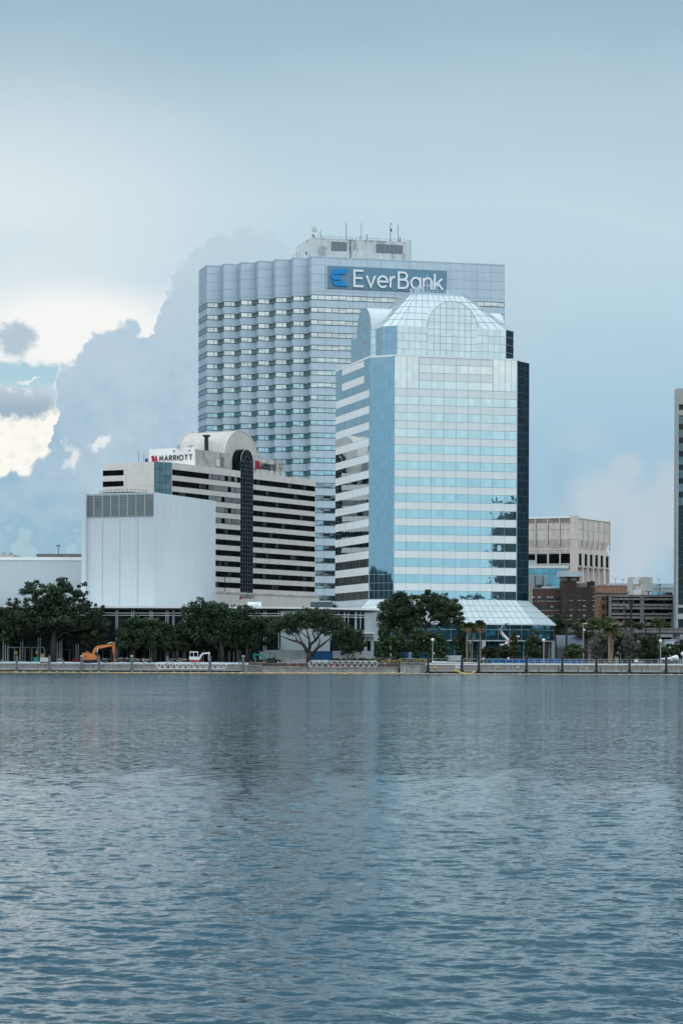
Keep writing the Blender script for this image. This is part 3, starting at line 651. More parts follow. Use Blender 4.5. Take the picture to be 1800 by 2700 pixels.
    for z_ in (.2, .4, .6, .8):
        ring = [((1-z_)*a_[0]+z_*b_[0], (1-z_)*a_[1]+z_*b_[1]) for a_, b_ in zip(U_, Rr)]
        for i in range(8):
            zz = E1+(RT-E1)*z_+.06; rf.bar((*ring[i],zz), (*ring[(i+1) % 8],zz), .09, .08, 1)
    rf.prism(octa(hr+.1, cr), RT-.3, RT+.5, 2)
    rf.build('crown_roof', [M['crown'], M['crown_line'], M['eb_wall']], R_, world=False)
    # four round-headed bays
    rd = 7.1; yf = hu+.7
    for an in range(4):
        ca, sa = cos(an*pi/2), sin(an*pi/2); rt = lambda x, y, z: (x*ca-y*sa, x*sa+y*ca, z)
        d_ = MB(); n = 20
        prof = [(-rd,TOP-1),(-rd,E1)]+[(-rd*cos(pi*i/n), E1+rd*sin(pi*i/n)) for i in range(1, n)]+[(rd,E1),(rd,TOP-1)]
        d_.add([rt(x,-yf,z) for x, z in prof], [tuple(range(len(prof)-1, -1, -1))], 0)
        for (x0, z0), (x1, z1) in zip(prof[:-1], prof[1:]):
            yb = lambda z: -hu+max(0, (z-E1)/(RT-E1)*(hu-hr))+.5
            d_.quad(rt(x0,-yf,z0), rt(x1,-yf,z1), rt(x1,yb(z1),z1), rt(x0,yb(z0),z0), 1 if z0 > E1+.3 or z1 > E1+.3 else 0)
        for i in range(1, 8):
            x = -rd+2*rd*i/8; zt = E1+sqrt(max(.01, rd*rd-x*x)); d_.add([rt(x-.05,-yf-.04,TOP-1), rt(x+.05,-yf-.04,TOP-1), rt(x+.05,-yf-.04,zt), rt(x-.05,-yf-.04,zt)], [(0,1,2,3)], 2)
        for i in range(11):
            z = TOP+.3+2.15*i*.9; 
            if z > E1+rd-.4: break
            xx = rd if z < E1 else sqrt(rd*rd-(z-E1)**2)
            d_.add([rt(-xx,-yf-.05,z-.05), rt(xx,-yf-.05,z-.05), rt(xx,-yf-.05,z+.05), rt(-xx,-yf-.05,z+.05)], [(0,1,2,3)], 2)
        for i in range(n):     # ribs round the vault edge
            x0, z0, x1, z1 = -rd*cos(pi*i/n), E1+rd*sin(pi*i/n), -rd*cos(pi*(i+1)/n), E1+rd*sin(pi*(i+1)/n)
            d_.bar(rt(x0,-yf+.02,z0), rt(x1,-yf+.02,z1), .14, .14, 2)
        d_.build('arched_bay', [M['tw_mech'], M['crown'], M['crown_line']], R_, world=False)
    # roof-top gear
    for x, y, r, hh in ((-6.2,-6.6,.9,1.6), (-3.4,-6.8,.12,5.2), (-2.4,-6.2,.10,4.2), (-1.6,-6.6,.10,3.6), (-4.4,-6.,.5,2.0), (-.4,-7,.08,3.0), (2.6,-7,.5,1.2), (-7.4,-5,.4,1.4)):
        q = MB(); q.cyl(x, y, RT+.4, RT+.5+hh, r, 8)
        if r < .2: q.box(x-.25, y-.2, RT+2.4, x+.25, y+.2, RT+3.0)
        q.build('roof_unit' if r > .3 else 'antenna', [M['eb_wall']], R_, world=False)
    q = MB()
    for i in range(12): q.box(-8+i*.9, -8.0, RT+.5, -7.94+i*.9, -7.94, RT+1.5)
    q.box(-8, -8.0, RT+1.45, 2.0, -7.94, RT+1.52); q.box(-8, -8, RT+.9, 2, -7.95, RT+.96); q.build('roof_railing', [M['peel']], R_, world=False)
    # skirt building
    he, ce = 30., 9.4; PE = octa(he, ce); PT = octa(h-.0, c); ze, zt = 13.4+dz, 19.9+dz
    s = MB()
    for i in range(8):
        p, q, r, t_ = PE[i], PE[(i+1) % 8], PT[(i+1) % 8], PT[i]
        s.quad((*p,ze), (*q,ze), (*r,zt), (*t_,zt), 0); s.quad((*p,ze-.35), (*q,ze-.35), (*q,ze), (*p,ze), 0)
        nn = 22 if i % 2 == 0 else 8
        Lp = sqrt((q[0]-p[0])**2+(q[1]-p[1])**2); Lr = sqrt((r[0]-t_[0])**2+(r[1]-t_[1])**2)
        for t in range(nn+1):
            a0 = Vector((p[0]+(q[0]-p[0])*t/nn, p[1]+(q[1]-p[1])*t/nn, ze+.05)); a1 = Vector((t_[0]+(r[0]-t_[0])*t/nn, t_[1]+(r[1]-t_[1])*t/nn, zt+.05)); s.bar(a0, a1, .08, .07, 1)
    for z_ in (.25, .5, .75):
        ring = [((1-z_)*a_[0]+z_*b_[0], (1-z_)*a_[1]+z_*b_[1]) for a_, b_ in zip(PE, PT)]
        for i in range(8): zz = ze+(zt-ze)*z_+.05; s.bar((*ring[i],zz), (*ring[(i+1) % 8],zz), .08, .07, 1)
    s.add([(x,y,ze-.35) for x, y in PE], [tuple(range(7,-1,-1))], 0)
    s.build('skirt_roof', [M['crown'], M['crown_line']], R_, world=False)
    PG = octa(he-.5, ce-.1); s = MB(); PGc = PG+[PG[0]]
    s.prism(PG, 6.0, ze-.36, 0, False, True); s.band(PGc, 9.0, 9.12, .05, 1); s.mull(PGc, 6.0, ze-.36, 3.3, .08, .05, 1); s.band(PGc, 5.9, 6.2, .08, 2)
    s.build('upper_podium_glass', [glass('skirt_glass', (.06,.20,.27), .05, .85, (3.3,3.3,2.2), .05, .05, .45, .3), M['tw_line'], M['grey']], R_, world=False)
    PL = octa(he-2.5, ce); s = MB(); s.prism(PL, 0, 6.0, 0, False, False); s.mull(PL+[PL[0]], 0, 6, 3.3, .1, .05, 1)
    s.build('lower_podium_glass', [glass('dark_skirt_glass', (.012,.055,.075), .06, .3, (3.3,3.3,3.), .05, .05, .45, .4), M['tw_line']], R_, world=False)
    for x, y in ((29.2,-20.2), (29.2,-17.5), (20.5,-29), (6,-29.2), (-8,-29.2), (-20.5,-29), (29.2, -6)):
        q = MB(); q.box(x-.5, y-.5, 0, x+.5, y+.5, 6.0); q.build('column', [M['grey']], R_, world=False)
    q = MB(); q.box(23.1,-16.5,14,24.6,-12,22.5); q.build('rear_plant_box', [M['conc']], R_, world=False)
glass_tower()

# ================================================================ HOTEL
def hotel():
    Mf = Fr(-49.6, 740, 60.3); dz = -GZ; TOP = 60.7+dz
    R_ = root('hotel_building', 'beige banded hotel with black ribbon windows, a barrel vault and a red-and-black roof sign', 'hotel', (Mf.x, Mf.y, GZ), Mf.deg)
    c0 = (-4.75, 2.9); LB = 18.1+2.9; A, B, C_ = 37.8, 45.2, 82.8
    foot = [(-4.75,LB), c0, (0,0), (A,0), (A,3), (B,3), (B,0), (C_,0), (C_,LB)]
    w = MB(); w.prism(foot, 21+dz, TOP-.7); w.band(foot+[foot[0]], TOP-.7, TOP, 0, 0)
    w.prism([(-6,-.0),(2,-1.0)]+[(C_+1,-1.0),(C_+1,LB+1),(-6,LB+1)], 0, 23.4+dz)
    for x in np.arange(3.5, C_, 3.6):
        if A-.3 < x < B+.3: continue
        w.quad((x-.03,-.008,24+dz), (x+.03,-.008,24+dz), (x+.03,-.008,TOP), (x-.03,-.008,TOP), 1)
    for yy in (5.5, 9, 12.5, 16): w.quad((-4.758,yy+.03,24+dz), (-4.758,yy-.03,24+dz), (-4.758,yy-.03,TOP), (-4.758,yy+.03,TOP), 1)
    for p_ in ((0,TOP-3.55),(0,TOP-6.8)): w.band([(-4.75,LB),(-4.75,2.9)], p_[1]-.03, p_[1]+.03, .008, 1)
    w.build('wall', [M['beige'], M['beige_d']], R_, world=False)
    q = MB(); q.box(-6.1,-1.2,23.2+dz,C_+1.1,-.7,23.7+dz); q.build('podium_coping', [M['beige_d']], R_, world=False)
    for i in range(11):
        zt = 58.67-3.21*i+dz; rr_ = random.Random(i)
        for a, b in ((.35, A), (B, C_-.15)):
            s = MB(); s.band([(a,0),(b,0)], zt-1.57, zt, .03, 0); s.band([(a,0),(b,0)], zt-.05, zt+.03, .05, 1); s.band([(a,0),(b,0)], zt-1.62, zt-1.54, .05, 1)
            s.mull([(a,0),(b,0)], zt-1.57, zt, 1.8, .05, .045, 1, False)
            for pn in range(21 if a < 1 else 20):
                x_ = a+pn*(b-a)/(21 if a < 1 else 20); w_ = (b-a)/21
                if (a < 1 and pn > 10 and i < 5 and rr_.random() < .85) or rr_.random() < .12: s.quad((x_+.04,-.038,zt-1.5), (x_+w_-.04,-.038,zt-1.5), (x_+w_-.04,-.038,zt-.08), (x_+.04,-.038,zt-.08), 2 if (a < 1 and pn > 10 and i < 5) else 3)
            s.build('window_band', [M['mglass'], M['black'], M['mpane'], M['mpane2']], R_, world=False)
        s = MB(); s.band([(-4.75,LB-.05),(-4.75,LB-7.4)], zt-1.57, zt, .03, 0); s.mull([(-4.75,LB-.05),(-4.75,LB-7.4)], zt-1.57, zt, 1.85, .06, .045, 1); s.build('window_band', [M['mglass'], M['black']], R_, world=False)
    s = MB(); run = [c0, (0,0)]; s.band(run, 24+dz, TOP-.02, .04, 0); s.mull(run, 24+dz, TOP-.02, 1.85, .09, .08, 1)
    for i in range(20): s.band(run, TOP-.1-1.97*i-.05, TOP-.1-1.97*i+.05, .08, 1)
    s.build('corner_glazing', [M['mblue'], M['black']], R_, world=False)
    # round-headed glass bay
    zs = 63.9+dz; r = (B-A)/2; cx = (A+B)/2; n = 18
    s = MB(); prof = [(A,22+dz),(B,22+dz)]+[(cx+r*cos(pi*i/n), zs+r*sin(pi*i/n)) for i in range(n+1)]
    s.slab(prof, .03, 3.3, 0)
    bay = s.build('glass_bay', [M['mbay']], R_, world=False)
    s = MB()
    for x in np.linspace(A+.05, B-.05, 6): s.box(x-.05, -.02, 22+dz, x+.05, .03, zs, 0)
    for i in range(34):
        z = 24+dz+1.07*i*1.2
        if z < zs: s.box(A, -.025, z-.05, B, .025, z+.05, 0)
    for i in range(n):
        for rr, ww in ((r-.12,.24), (r*.42,.14)):
            a0, a1 = pi*i/n, pi*(i+1)/n; s.bar((cx+rr*cos(a0),-.05,zs+rr*sin(a0)), (cx+rr*cos(a1),-.05,zs+rr*sin(a1)), ww, .1, 0 if rr < 2 else 1, up=(0,1,0))
    for i in range(9):
        a0 = pi*i/8; s.bar((cx+r*.42*cos(a0),-.03,zs+r*.42*sin(a0)), (cx+r*cos(a0),-.03,zs+r*sin(a0)), .09, .06, 0, up=(0,1,0))
    s.build('bay_mullions', [mat('bay_mullion', (.10,.115,.12), .5), M['beige_d']], bay, world=False)
    # vault
    VA = Mf.hit(591, 1225, 'y', 3)[0]; VB = Mf.hit(679, 1225, 'y', 3)[0]; R2 = (VB-VA)/2; vc = (VA+VB)/2
    zt = Mf.hit(634, 1136, 'y', 3)[2]+dz; z0 = zt-R2; n = 26
    yb = 3.0
    x_, ye, _ = Mf.hit(509, 1142, 'x', vc)
    ye = max(14, min(26, ye))
    s = MB(); prof = [(VA,TOP-3),(VB,TOP-3)]+[(vc+R2*cos(pi*i/n), z0+R2*sin(pi*i/n)) for i in range(n+1)]
    s.slab(prof, yb, ye, 0)
    for i in range(n):
        a0, a1 = pi*i/n, pi*(i+1)/n
        for y_ in (yb+.01, ye-.05): s.bar((vc+(R2+.1)*cos(a0),y_,z0+(R2+.1)*sin(a0)), (vc+(R2+.1)*cos(a1),y_,z0+(R2+.1)*sin(a1)), .5, .3, 0, up=(0,1,0))
        for y_ in np.arange(yb+1.2, ye, 1.1): s.bar((vc+(R2+.02)*cos(a0),y_,z0+(R2+.02)*sin(a0)), (vc+(R2+.02)*cos(a1),y_,z0+(R2+.02)*sin(a1)), .07, .1, 1, up=(0,1,0))
    s.build('barrel_vault', [M['vault'], M['beige_d']], R_, world=False)
    # left penthouse with the long sign
    px = 16.; y0 = 2.3; yl = 18.3; zt2 = 66.2+dz
    s = MB(); s.box(px, y0, TOP-1, VA+2, yl, zt2-.35); ph = s.build('penthouse', [M['beige_d']], R_, world=False)
    s = MB(); s.box(px-.35, y0-.1, TOP-.6, px-.02, yl+.1, zt2+.15); sp = s.build('sign_panel', [M['signw']], R_, world=False)
    fn = lambda x, z, t: (px-.36-t, y0+16.2-x, z)
    M_logo(sp, fn, .7, TOP+1.2, 2.5, .25, [M['logo_red']])
    text('MARRIOTT', sp, fn, 3.9, TOP+2.0, 1.45, .25, [M['logo_k']]*2, .56, .2, xs=1.)
    for yy in (4.0, 9.5): q = MB(); q.box(px-.6, yy-.25, zt2-.9, px-.35, yy+.25, zt2-.5); q.build('floodlight', [M['louvre']], sp, world=False)
    for u, v0, v1, wd in ((570, 1211, 1229, 4), (584.5, 1204, 1232, 6)):
        a = Mf.hit(u, v0, 'y', y0-.1); b = Mf.hit(u+wd, v1, 'y', y0-.1); q = MB(); q.box(a[0], y0-.7 if u < 572 else y0-.12, a[2]+dz, b[0], y0-.02, max(b[2]+dz, TOP-.6)); q.build('duct' if u < 572 else 'louvre', [M['whitep'] if u < 572 else M['louvre']], ph, world=False)
    a = Mf.hit(544.5, 1150, 'y', 9); q = MB(); q.cyl(a[0], 9, zt2-.5, a[2]+dz, .62, 10); q.cyl(a[0], 9, a[2]+dz-.2, a[2]+dz+.35, 1.15, 10); q.build('flue', [M['black']], R_, world=False)
    for u in (470, 503, 577): a = Mf.hit(u, 1176, 'y', 7); q = MB(); q.cyl(a[0], 7, zt2-.5, a[2]+dz, .5, 10); q.cyl(a[0], 7, a[2]+dz-.2, a[2]+dz+.3, .9, 10); q.build('vent', [M['eb_wall']], R_, world=False)
    for u, v in ((366, 1190), (380, 1196), (385, 1209), (389, 1209)): a = Mf.hit(u, v, 'x', 1.5); q = MB(); q.cyl(1.5, a[1], TOP-1, a[2]+dz, .08 if v < 1200 else .25, 6); q.build('antenna', [M['eb_joint']], R_, world=False)
    # right penthouse with the smaller sign
    XB = Mf.hit(749, 1230, 'y', 2)[0]; zt3 = 65.6+dz
    s = MB(); s.box(B+.3, 2, TOP-1, XB, 15, zt3); ph = s.build('penthouse', [mat('streaked_precast', (.60,.575,.54), .8, 0, .12, .3, .3, stain=(.20,.18,.17), stain_amt=.6, stain_scale=.5)], R_, world=False)
    s = MB()
    for i in range(9): s.cyl(B+3+i*(XB-B-4)/8, 2.6, zt3, zt3+rnd.uniform(.3,1.2), .15, 5)
    for i in range(7): s.cyl(XB-1-i*.9, 1.8, zt3-3.5, zt3+.4, .06, 5)
    s.box(B+2, 5, zt3, B+9, 9, zt3+1.2); s.box(XB-3.5, 1.75, zt3-2.2, XB-.3, 1.85, zt3-2.1); s.box(XB-3.5, 1.75, zt3-1.0, XB-.3, 1.85, zt3-.9); s.build('roof_gear', [M['conc']], ph, world=False)
    fn = lambda x, z, t: (x, 1.98-t, z)
    a = Mf.hit(671, 1232, 'y', 2); b = Mf.hit(680, 1232, 'y', 2); e = Mf.hit(726, 1232, 'y', 2)
    M_logo(ph, fn, a[0], a[2]+dz-.5, 2.6, .35, [M['logo_red']])
    hh = 1.75; xs = (e[0]-b[0]-7*.62)/(sum(GL[c_][0] for c_ in 'MARRIOTT')*hh)
    text('MARRIOTT', ph, fn, b[0], a[2]+dz-.3, hh, .30, [M['logo_k']]*2, .62, .2, xs=xs)
    # low sign by the roof of the podium
    fn = lambda x, z, t: (x, -1.02-t, z)
    a = Mf.hit(630, 1580, 'y', -1); b = Mf.hit(639, 1580, 'y', -1); e = Mf.hit(671, 1580, 'y', -1)
    s = MB(); s.box(a[0]-1.5, -1.015, 18.0+dz, e[0]+12, -1.0, 23.3+dz); sp = s.build('sign_panel', [M['beige']], R_, world=False)
    M_logo(sp, fn, a[0]+.2, a[2]+dz, 1.25, .12, [M['logo_red']]); hh = .95; xs = (e[0]-b[0]-7*.5)/(sum(GL[c_][0] for c_ in 'MARRIOTT')*hh)
    text('MARRIOTT', sp, fn, b[0], a[2]+dz+.35, hh, .15, [M['logo_k']]*2, .5, .1, xs=xs)
    a = Mf.hit(593.5, 1519, 'y', -.9); q = MB(); q.cyl(a[0], -.9, 23.4+dz, a[2]+dz, .12, 6); q.bar((a[0]-.8,-.9,a[2]+dz), (a[0]+.8,-.9,a[2]+dz), .15); q.build('roof_lamp', [M['black']], R_, world=False)
hotel()

# ================================================================ CONCERT HALL (fly tower) AND LOBBY
def hall():
    Y0 = 662.; K = at(407.5, 1298, Y0); a = at(569, 1321, Y0*435.3/412.8); b = at(223, 1302, Y0*1.0118)
    ang = math.degrees(atan2(a.y-K.y, a.x-K.x)); Fh = Fr(K.x, K.y, ang); Lr = (a-K).xy.length
    Ll = Fh.hit(223, 1302, 'x', 0)[1]
    R_ = root('concert_hall_tower', 'tall plain white windowless block with grey louvres along its top left side', 'theatre', (K.x, K.y, GZ), ang); dz = -GZ; TOP = K.z+dz
    w = MB(); w.prism([(0,0),(Lr,0),(Lr,Ll),(0,Ll)], 13, TOP, 0)
    w.quad((-.002,Ll,TOP-.3),(-.002,0,TOP-.3),(-.002,0,TOP),(-.002,Ll,TOP), 0)
    n = 4
    js = [Fh.hit(u, 1400, 'x', 0)[1] for u in (271, 317, 363.5)]
    for y in js: w.box(-.06, y-.07, 13, .0, y+.07, TOP-7, 1)
    w.box(-.9, Ll-.9, 13, .0, Ll+.3, TOP+.1, 0)
    for i in range(9):
        x = Fh.hit(422+ i*19.7, 1350, 'y', 0)[0]; x = 1.9+i*3.95
        if x < Lr-.5: w.quad((x-.06,-.01,TOP-6.4), (x+.06,-.01,TOP-6.4), (x+.06,-.01,TOP-2.3), (x-.06,-.01,TOP-2.3), 1)
    for x in np.arange(1.3, Lr, 1.3): w.quad((x-.015,-.006,13), (x+.015,-.006,13), (x+.015,-.006,TOP), (x-.015,-.006,TOP), 2)
    w.build('wall', [M['white'], M['whitej'], mat('faint_joint', (.60,.64,.66), .6)], R_, world=False)
    yl = Fh.hit(227.5, 1320, 'x', 0)[1]; n = 8; zl = Fh.hit(300, 1362, 'x', 0)[2]+dz
    for i in range(n):
        y0, y1 = .25+(yl-.25)*i/n, .25+(yl-.25)*(i+1)/n; s = MB()
        s.quad((-.01,y1-.06,zl), (-.01,y0+.06,zl), (-.01,y0+.06,TOP-.25), (-.01,y1-.06,TOP-.25), 1)
        for z in np.arange(zl, TOP-.4, .42): s.add([(-.05,y1-.06,z+.36),(-.05,y0+.06,z+.36),(-.26,y0+.06,z),(-.26,y1-.06,z)], [(0,3,2,1)], 0)
        s.box(-.28, y1-.06, zl, -.01, y1+.06, TOP-.1, 2); s.build('louvre', [mat('slat', (.30,.34,.36), .5), M['black'], M['white']] if i == 0 else LV, R_, world=False) if False else s.build('louvre', LVM, R_, world=False)
    s = MB(); P0 = Fh.hit(262, 1293, 'x', 6)
    y0 = Fh.hit(388, 1290, 'x', 6)[1]; y1 = Fh.hit(262, 1290, 'x', 6)[1]
    for i in range(13):
        y = y0+(y1-y0)*i/12; s.cyl(6, y, TOP-.2, TOP+.9+.9*sin(pi*i/12)*(.6), .06, 5)
        if i < 12: y2 = y0+(y1-y0)*(i+1)/12; s.bar((6,y,TOP+.9+.54*sin(pi*i/12)), (6,y2,TOP+.9+.54*sin(pi*(i+1)/12)), .09); s.bar((6,y,TOP+.4), (6,y2,TOP+.4), .25)
    s.box(5, y0+4, TOP-.1, 9, y0+9, TOP+.7); s.build('roof_walkway', [M['eb_joint']], R_, world=False)
LVM = [mat('slat', (.20,.235,.25), .5), M['louvre'], M['white']]
hall()

def low_hall():
    R_ = root('auditorium_building', 'long low white windowless block at the left edge with a bright roof edge', 'theatre', (-100, 695, GZ)); Yd = 695.
    z = at(60, 1469, Yd).z; xr = at(216.5, 1500, Yd).x
    w = MB(); w.box(-180, Yd, GZ, xr, Yd+30, z-.8, 0); w.build('wall', [mat('white_wall_panel', (.47,.525,.56), .5, 0, .02, .05, .03)], R_)
    w = MB(); w.box(-180, Yd-.25, z-.85, xr+.1, Yd+30, z, 0); w.build('roof_edge', [M['whitep']], R_)
low_hall()

def lobby():
    Yd = 649.
    pl = [(-125, Yd), (at(742, 1597, Yd).x, Yd), (at(870, 1601, Yd+8).x, Yd+8), (at(963, 1606, Yd+18).x, Yd+18)]
    zr = at(400, 1600, Yd).z
    cx0, cy0 = pl[-1]; ex, ey = at(999, 1608, Yd+32).x, Yd+32
    curve = [(cx0+(ex-cx0)*sin(t*pi/2/6), cy0+(ey-cy0)*(1-cos(t*pi/2/6))) for t in range(1, 7)]
    run = pl+curve; xe = run[-1][0]
    R_ = root('theatre_lobby', 'long dark glass lobby with a thin white flat roof and pale frames behind the trees', 'theatre', (-40, Yd, GZ))
    foot = run+[(xe, 700), (-125, 700)]
    off = lambda P, dd: [(x, y-dd) for x, y in P]
    s = MB(); s.prism(off(run, 1.3)+[(xe+.6, 690), (-125, 690)], zr-.35, zr+.12, 0); s.build('roof', [M['whitep']], R_)
    s = MB(); s.prism(off(run, .9)+[(xe+.3, 690), (-125, 690)], zr-.75, zr-.36, 0); s.build('fascia', [M['black']], R_)
    s = MB(); s.prism(foot, GZ, zr-.76, 0, False, False); s.build('glazing', [M['lobby']], R_)
    g0 = pl[0]; xg = at(748, 1650, Yd).x
    def fr(name, us, x0, x1, yl, zs, p0=None):
        s = MB()
        for z in zs: s.box(x0, yl-.16, z-.09, x1, yl-.04, z+.09)
        for u, wd in us: x = u; s.box(x-wd/2, yl-.2, GZ, x+wd/2, yl-.02, zr-.8)
        s.build(name, [M['frame']], R_)
    zs = [at(400, v, Yd).z for v in (1604.5, 1616.5, 1622.5)]
    X_ = lambda u: at(u, 1620, Yd).x
    us = []
    for u in (-30, 10, 56, 102, 152, 202, 252, 306, 348, 396, 438, 483, 532, 580, 628, 696): us += [(X_(u), .17), (X_(u+5.5), .17)]
    us += [(X_(735), .17)]
    fr('window_frames', us, -125, X_(740), Yd, zs)
    s = MB()
    for u in (306, 160, 20, 602, 455): s.box(X_(u+3)-.3, Yd-.5, GZ, X_(u+3)+.3, Yd-.22, zr-.8)
    s.build('column', [mat('steel_column', (.16,.19,.20), .5)], R_)
    # light infill wall by the live oak, then the glazed curve
    s = MB(); x0 = X_(742)-.2; x1 = pl[2][0]; s.add([(x0,Yd-.25,GZ),(x1,pl[2][1]-.25,GZ),(x1,pl[2][1]-.25,zr-.76),(x0,Yd-.25,zr-.76),(x0,Yd+.1,GZ),(x0,Yd+.1,zr-.76)], [(0,1,2,3),(4,0,3,5)]); s.build('wall', [M['grey']], R_)
    s = MB(); Lr = [pl[2], pl[3]]
    def along(u, v=1650):
        a_, b_ = D(u, v); ux = a_/FPX; (xa, ya), (xb, yb) = pl[2], pl[3]; t = (ux*ya-xa)/((xb-xa)-ux*(yb-ya)); return xa+(xb-xa)*t, ya+(yb-ya)*t
    for u in (872, 892, 893+15, 938-20, 936, 939, 950, 961): x, y = along(u); s.box(x-.09, y-.3, GZ+6, x+.09, y-.05, zr-.8)
    for v in (1607, 1621, 1627, 1663): z = at(915, v, Yd+12).z; s.bar((pl[2][0], pl[2][1]-.15, z), (pl[3][0], pl[3][1]-.15, z), .16)
    s.build('window_frames', [M['frame']], R_)
    s = MB(); cr = [pl[3]]+curve
    for p, q in zip(cr[:-1], cr[1:]): s.quad((p[0],p[1]-.12,at(970,1690,Yd+18).z), (q[0]+.06,q[1]-.12,at(970,1690,Yd+18).z), (q[0]+.06,q[1]-.12,zr-.76), (p[0],p[1]-.12,zr-.76))
    s.build('curved_wall', [M['grey']], R_, smooth=True)
    # canopy on pale piers
    s = MB(); a = at(926, 1667, Yd+6); b = at(989, 1667, Yd+6); s.box(a.x, Yd+6, a.z-.35, b.x, Yd+20, a.z); s.box(a.x+2.6, Yd+6.6, at(950,1679,Yd+6).z, b.x-.5, Yd+19, a.z-.35, 1); s.build('canopy', [M['whitep'], M['grey']], R_)
    for u in (964, 982): x = at(u, 1700, Yd+8).x; s = MB(); s.box(x-.5, Yd+8, GZ, x+.35, Yd+9, a.z-1.3); s.build('pier', [M['grey']], R_)
    # low frames of the entrance doors
    for u0, us_ in ((21, (21, 39, 53, 67, 85, 98, 117)), (596, (604, 616, 626, 640)), (650, (651, 660)), (733, (735, 744))):
        s = MB(); z = at(u0, 1707, Yd-1).z; x0, x1 = at(us_[0], 1707, Yd-1).x, at(us_[-1], 1707, Yd-1).x; s.box(x0, Yd-1.1, z-.12, x1, Yd-.9, z+.12)
        for u in us_: x = at(u, 1720, Yd-1).x; s.box(x-(.10), Yd-1.1, GZ, x+(.10), Yd-.9, z)
        s.build('door_frame', [mat('door_frame_metal', (.30,.34,.34), .5)], R_)
    # roof plant
    s = MB(); a = at(653, 1593, 665); b = at(683, 1588, 665); s.tube([(a.x,665,zr+1.0),(b.x,665,zr+1.0)], .7, 10); s.box(b.x-.3, 664, zr, b.x+.6, 666, zr+1.7); s.build('roof_unit', [M['whitep']], R_, smooth=False)
    s = MB(); a = at(818, 1587, 675); b = at(877, 1597, 675); s.box(a.x, 675, zr-1, b.x, 690, a.z); s.box(a.x+1.5, 674.6, a.z, b.x-.5, 690, a.z+.3, 1); s.build('roof_plant_screen', [M['eb_joint'], M['grey']], R_)
lobby()

# far structures left
def far_left():
    Yd = 760.; R_ = root('parking_deck', 'distant concrete parapet with a lamp on it, left of the tall white block', 'car park', (-85, Yd, GZ))
    a = at(98, 1460, Yd); b = at(215, 1458, Yd); s = MB(); s.box(a.x, Yd, GZ, b.x, Yd+20, a.z-.5, 0); s.box(a.x-.2, Yd-.1, a.z-.5, b.x, Yd+20, a.z, 1)
    for u in (147, 183): x = at(u, 1465, Yd).x; s.box(x-.06, Yd-.13, a.z-5, x+.06, Yd-.02, a.z, 1)
    s.build('parapet', [M['conc'], M['conc_g']], R_)
    a = at(154.5, 1439, Yd+2); s = MB(); s.cyl(a.x, Yd+2, 30, a.z, .12, 6); s.box(a.x-.65, Yd+1.8, a.z-.15, a.x+.65, Yd+2.3, a.z+.15); s.build('lamp', [M['eb_joint']], R_)
    Yd = 780.; R_ = root('distant_building', 'small pale rooftop with two stubs at the far left edge', 'building', (-100, Yd, GZ))
    a = at(37, 1462, Yd); s = MB(); s.box(-140, Yd, GZ, a.x, Yd+20, a.z); s.build('wall', [M['conc_l']], R_)
    s = MB(); 
    for u, v in ((8.5,1455), (13.5,1455)): q = at(u, v, Yd+1); s.cyl(q.x, Yd+1, a.z-1, q.z, .12, 6)
    q = at(31, 1457, Yd+1); s.cyl(q.x, Yd+1, a.z-1, q.z, .2, 6); s.cyl(q.x-.3, Yd+1, a.z-1, a.z+.4, .5, 8); s.build('roof_stub', [M['conc_g']], R_)
far_left()

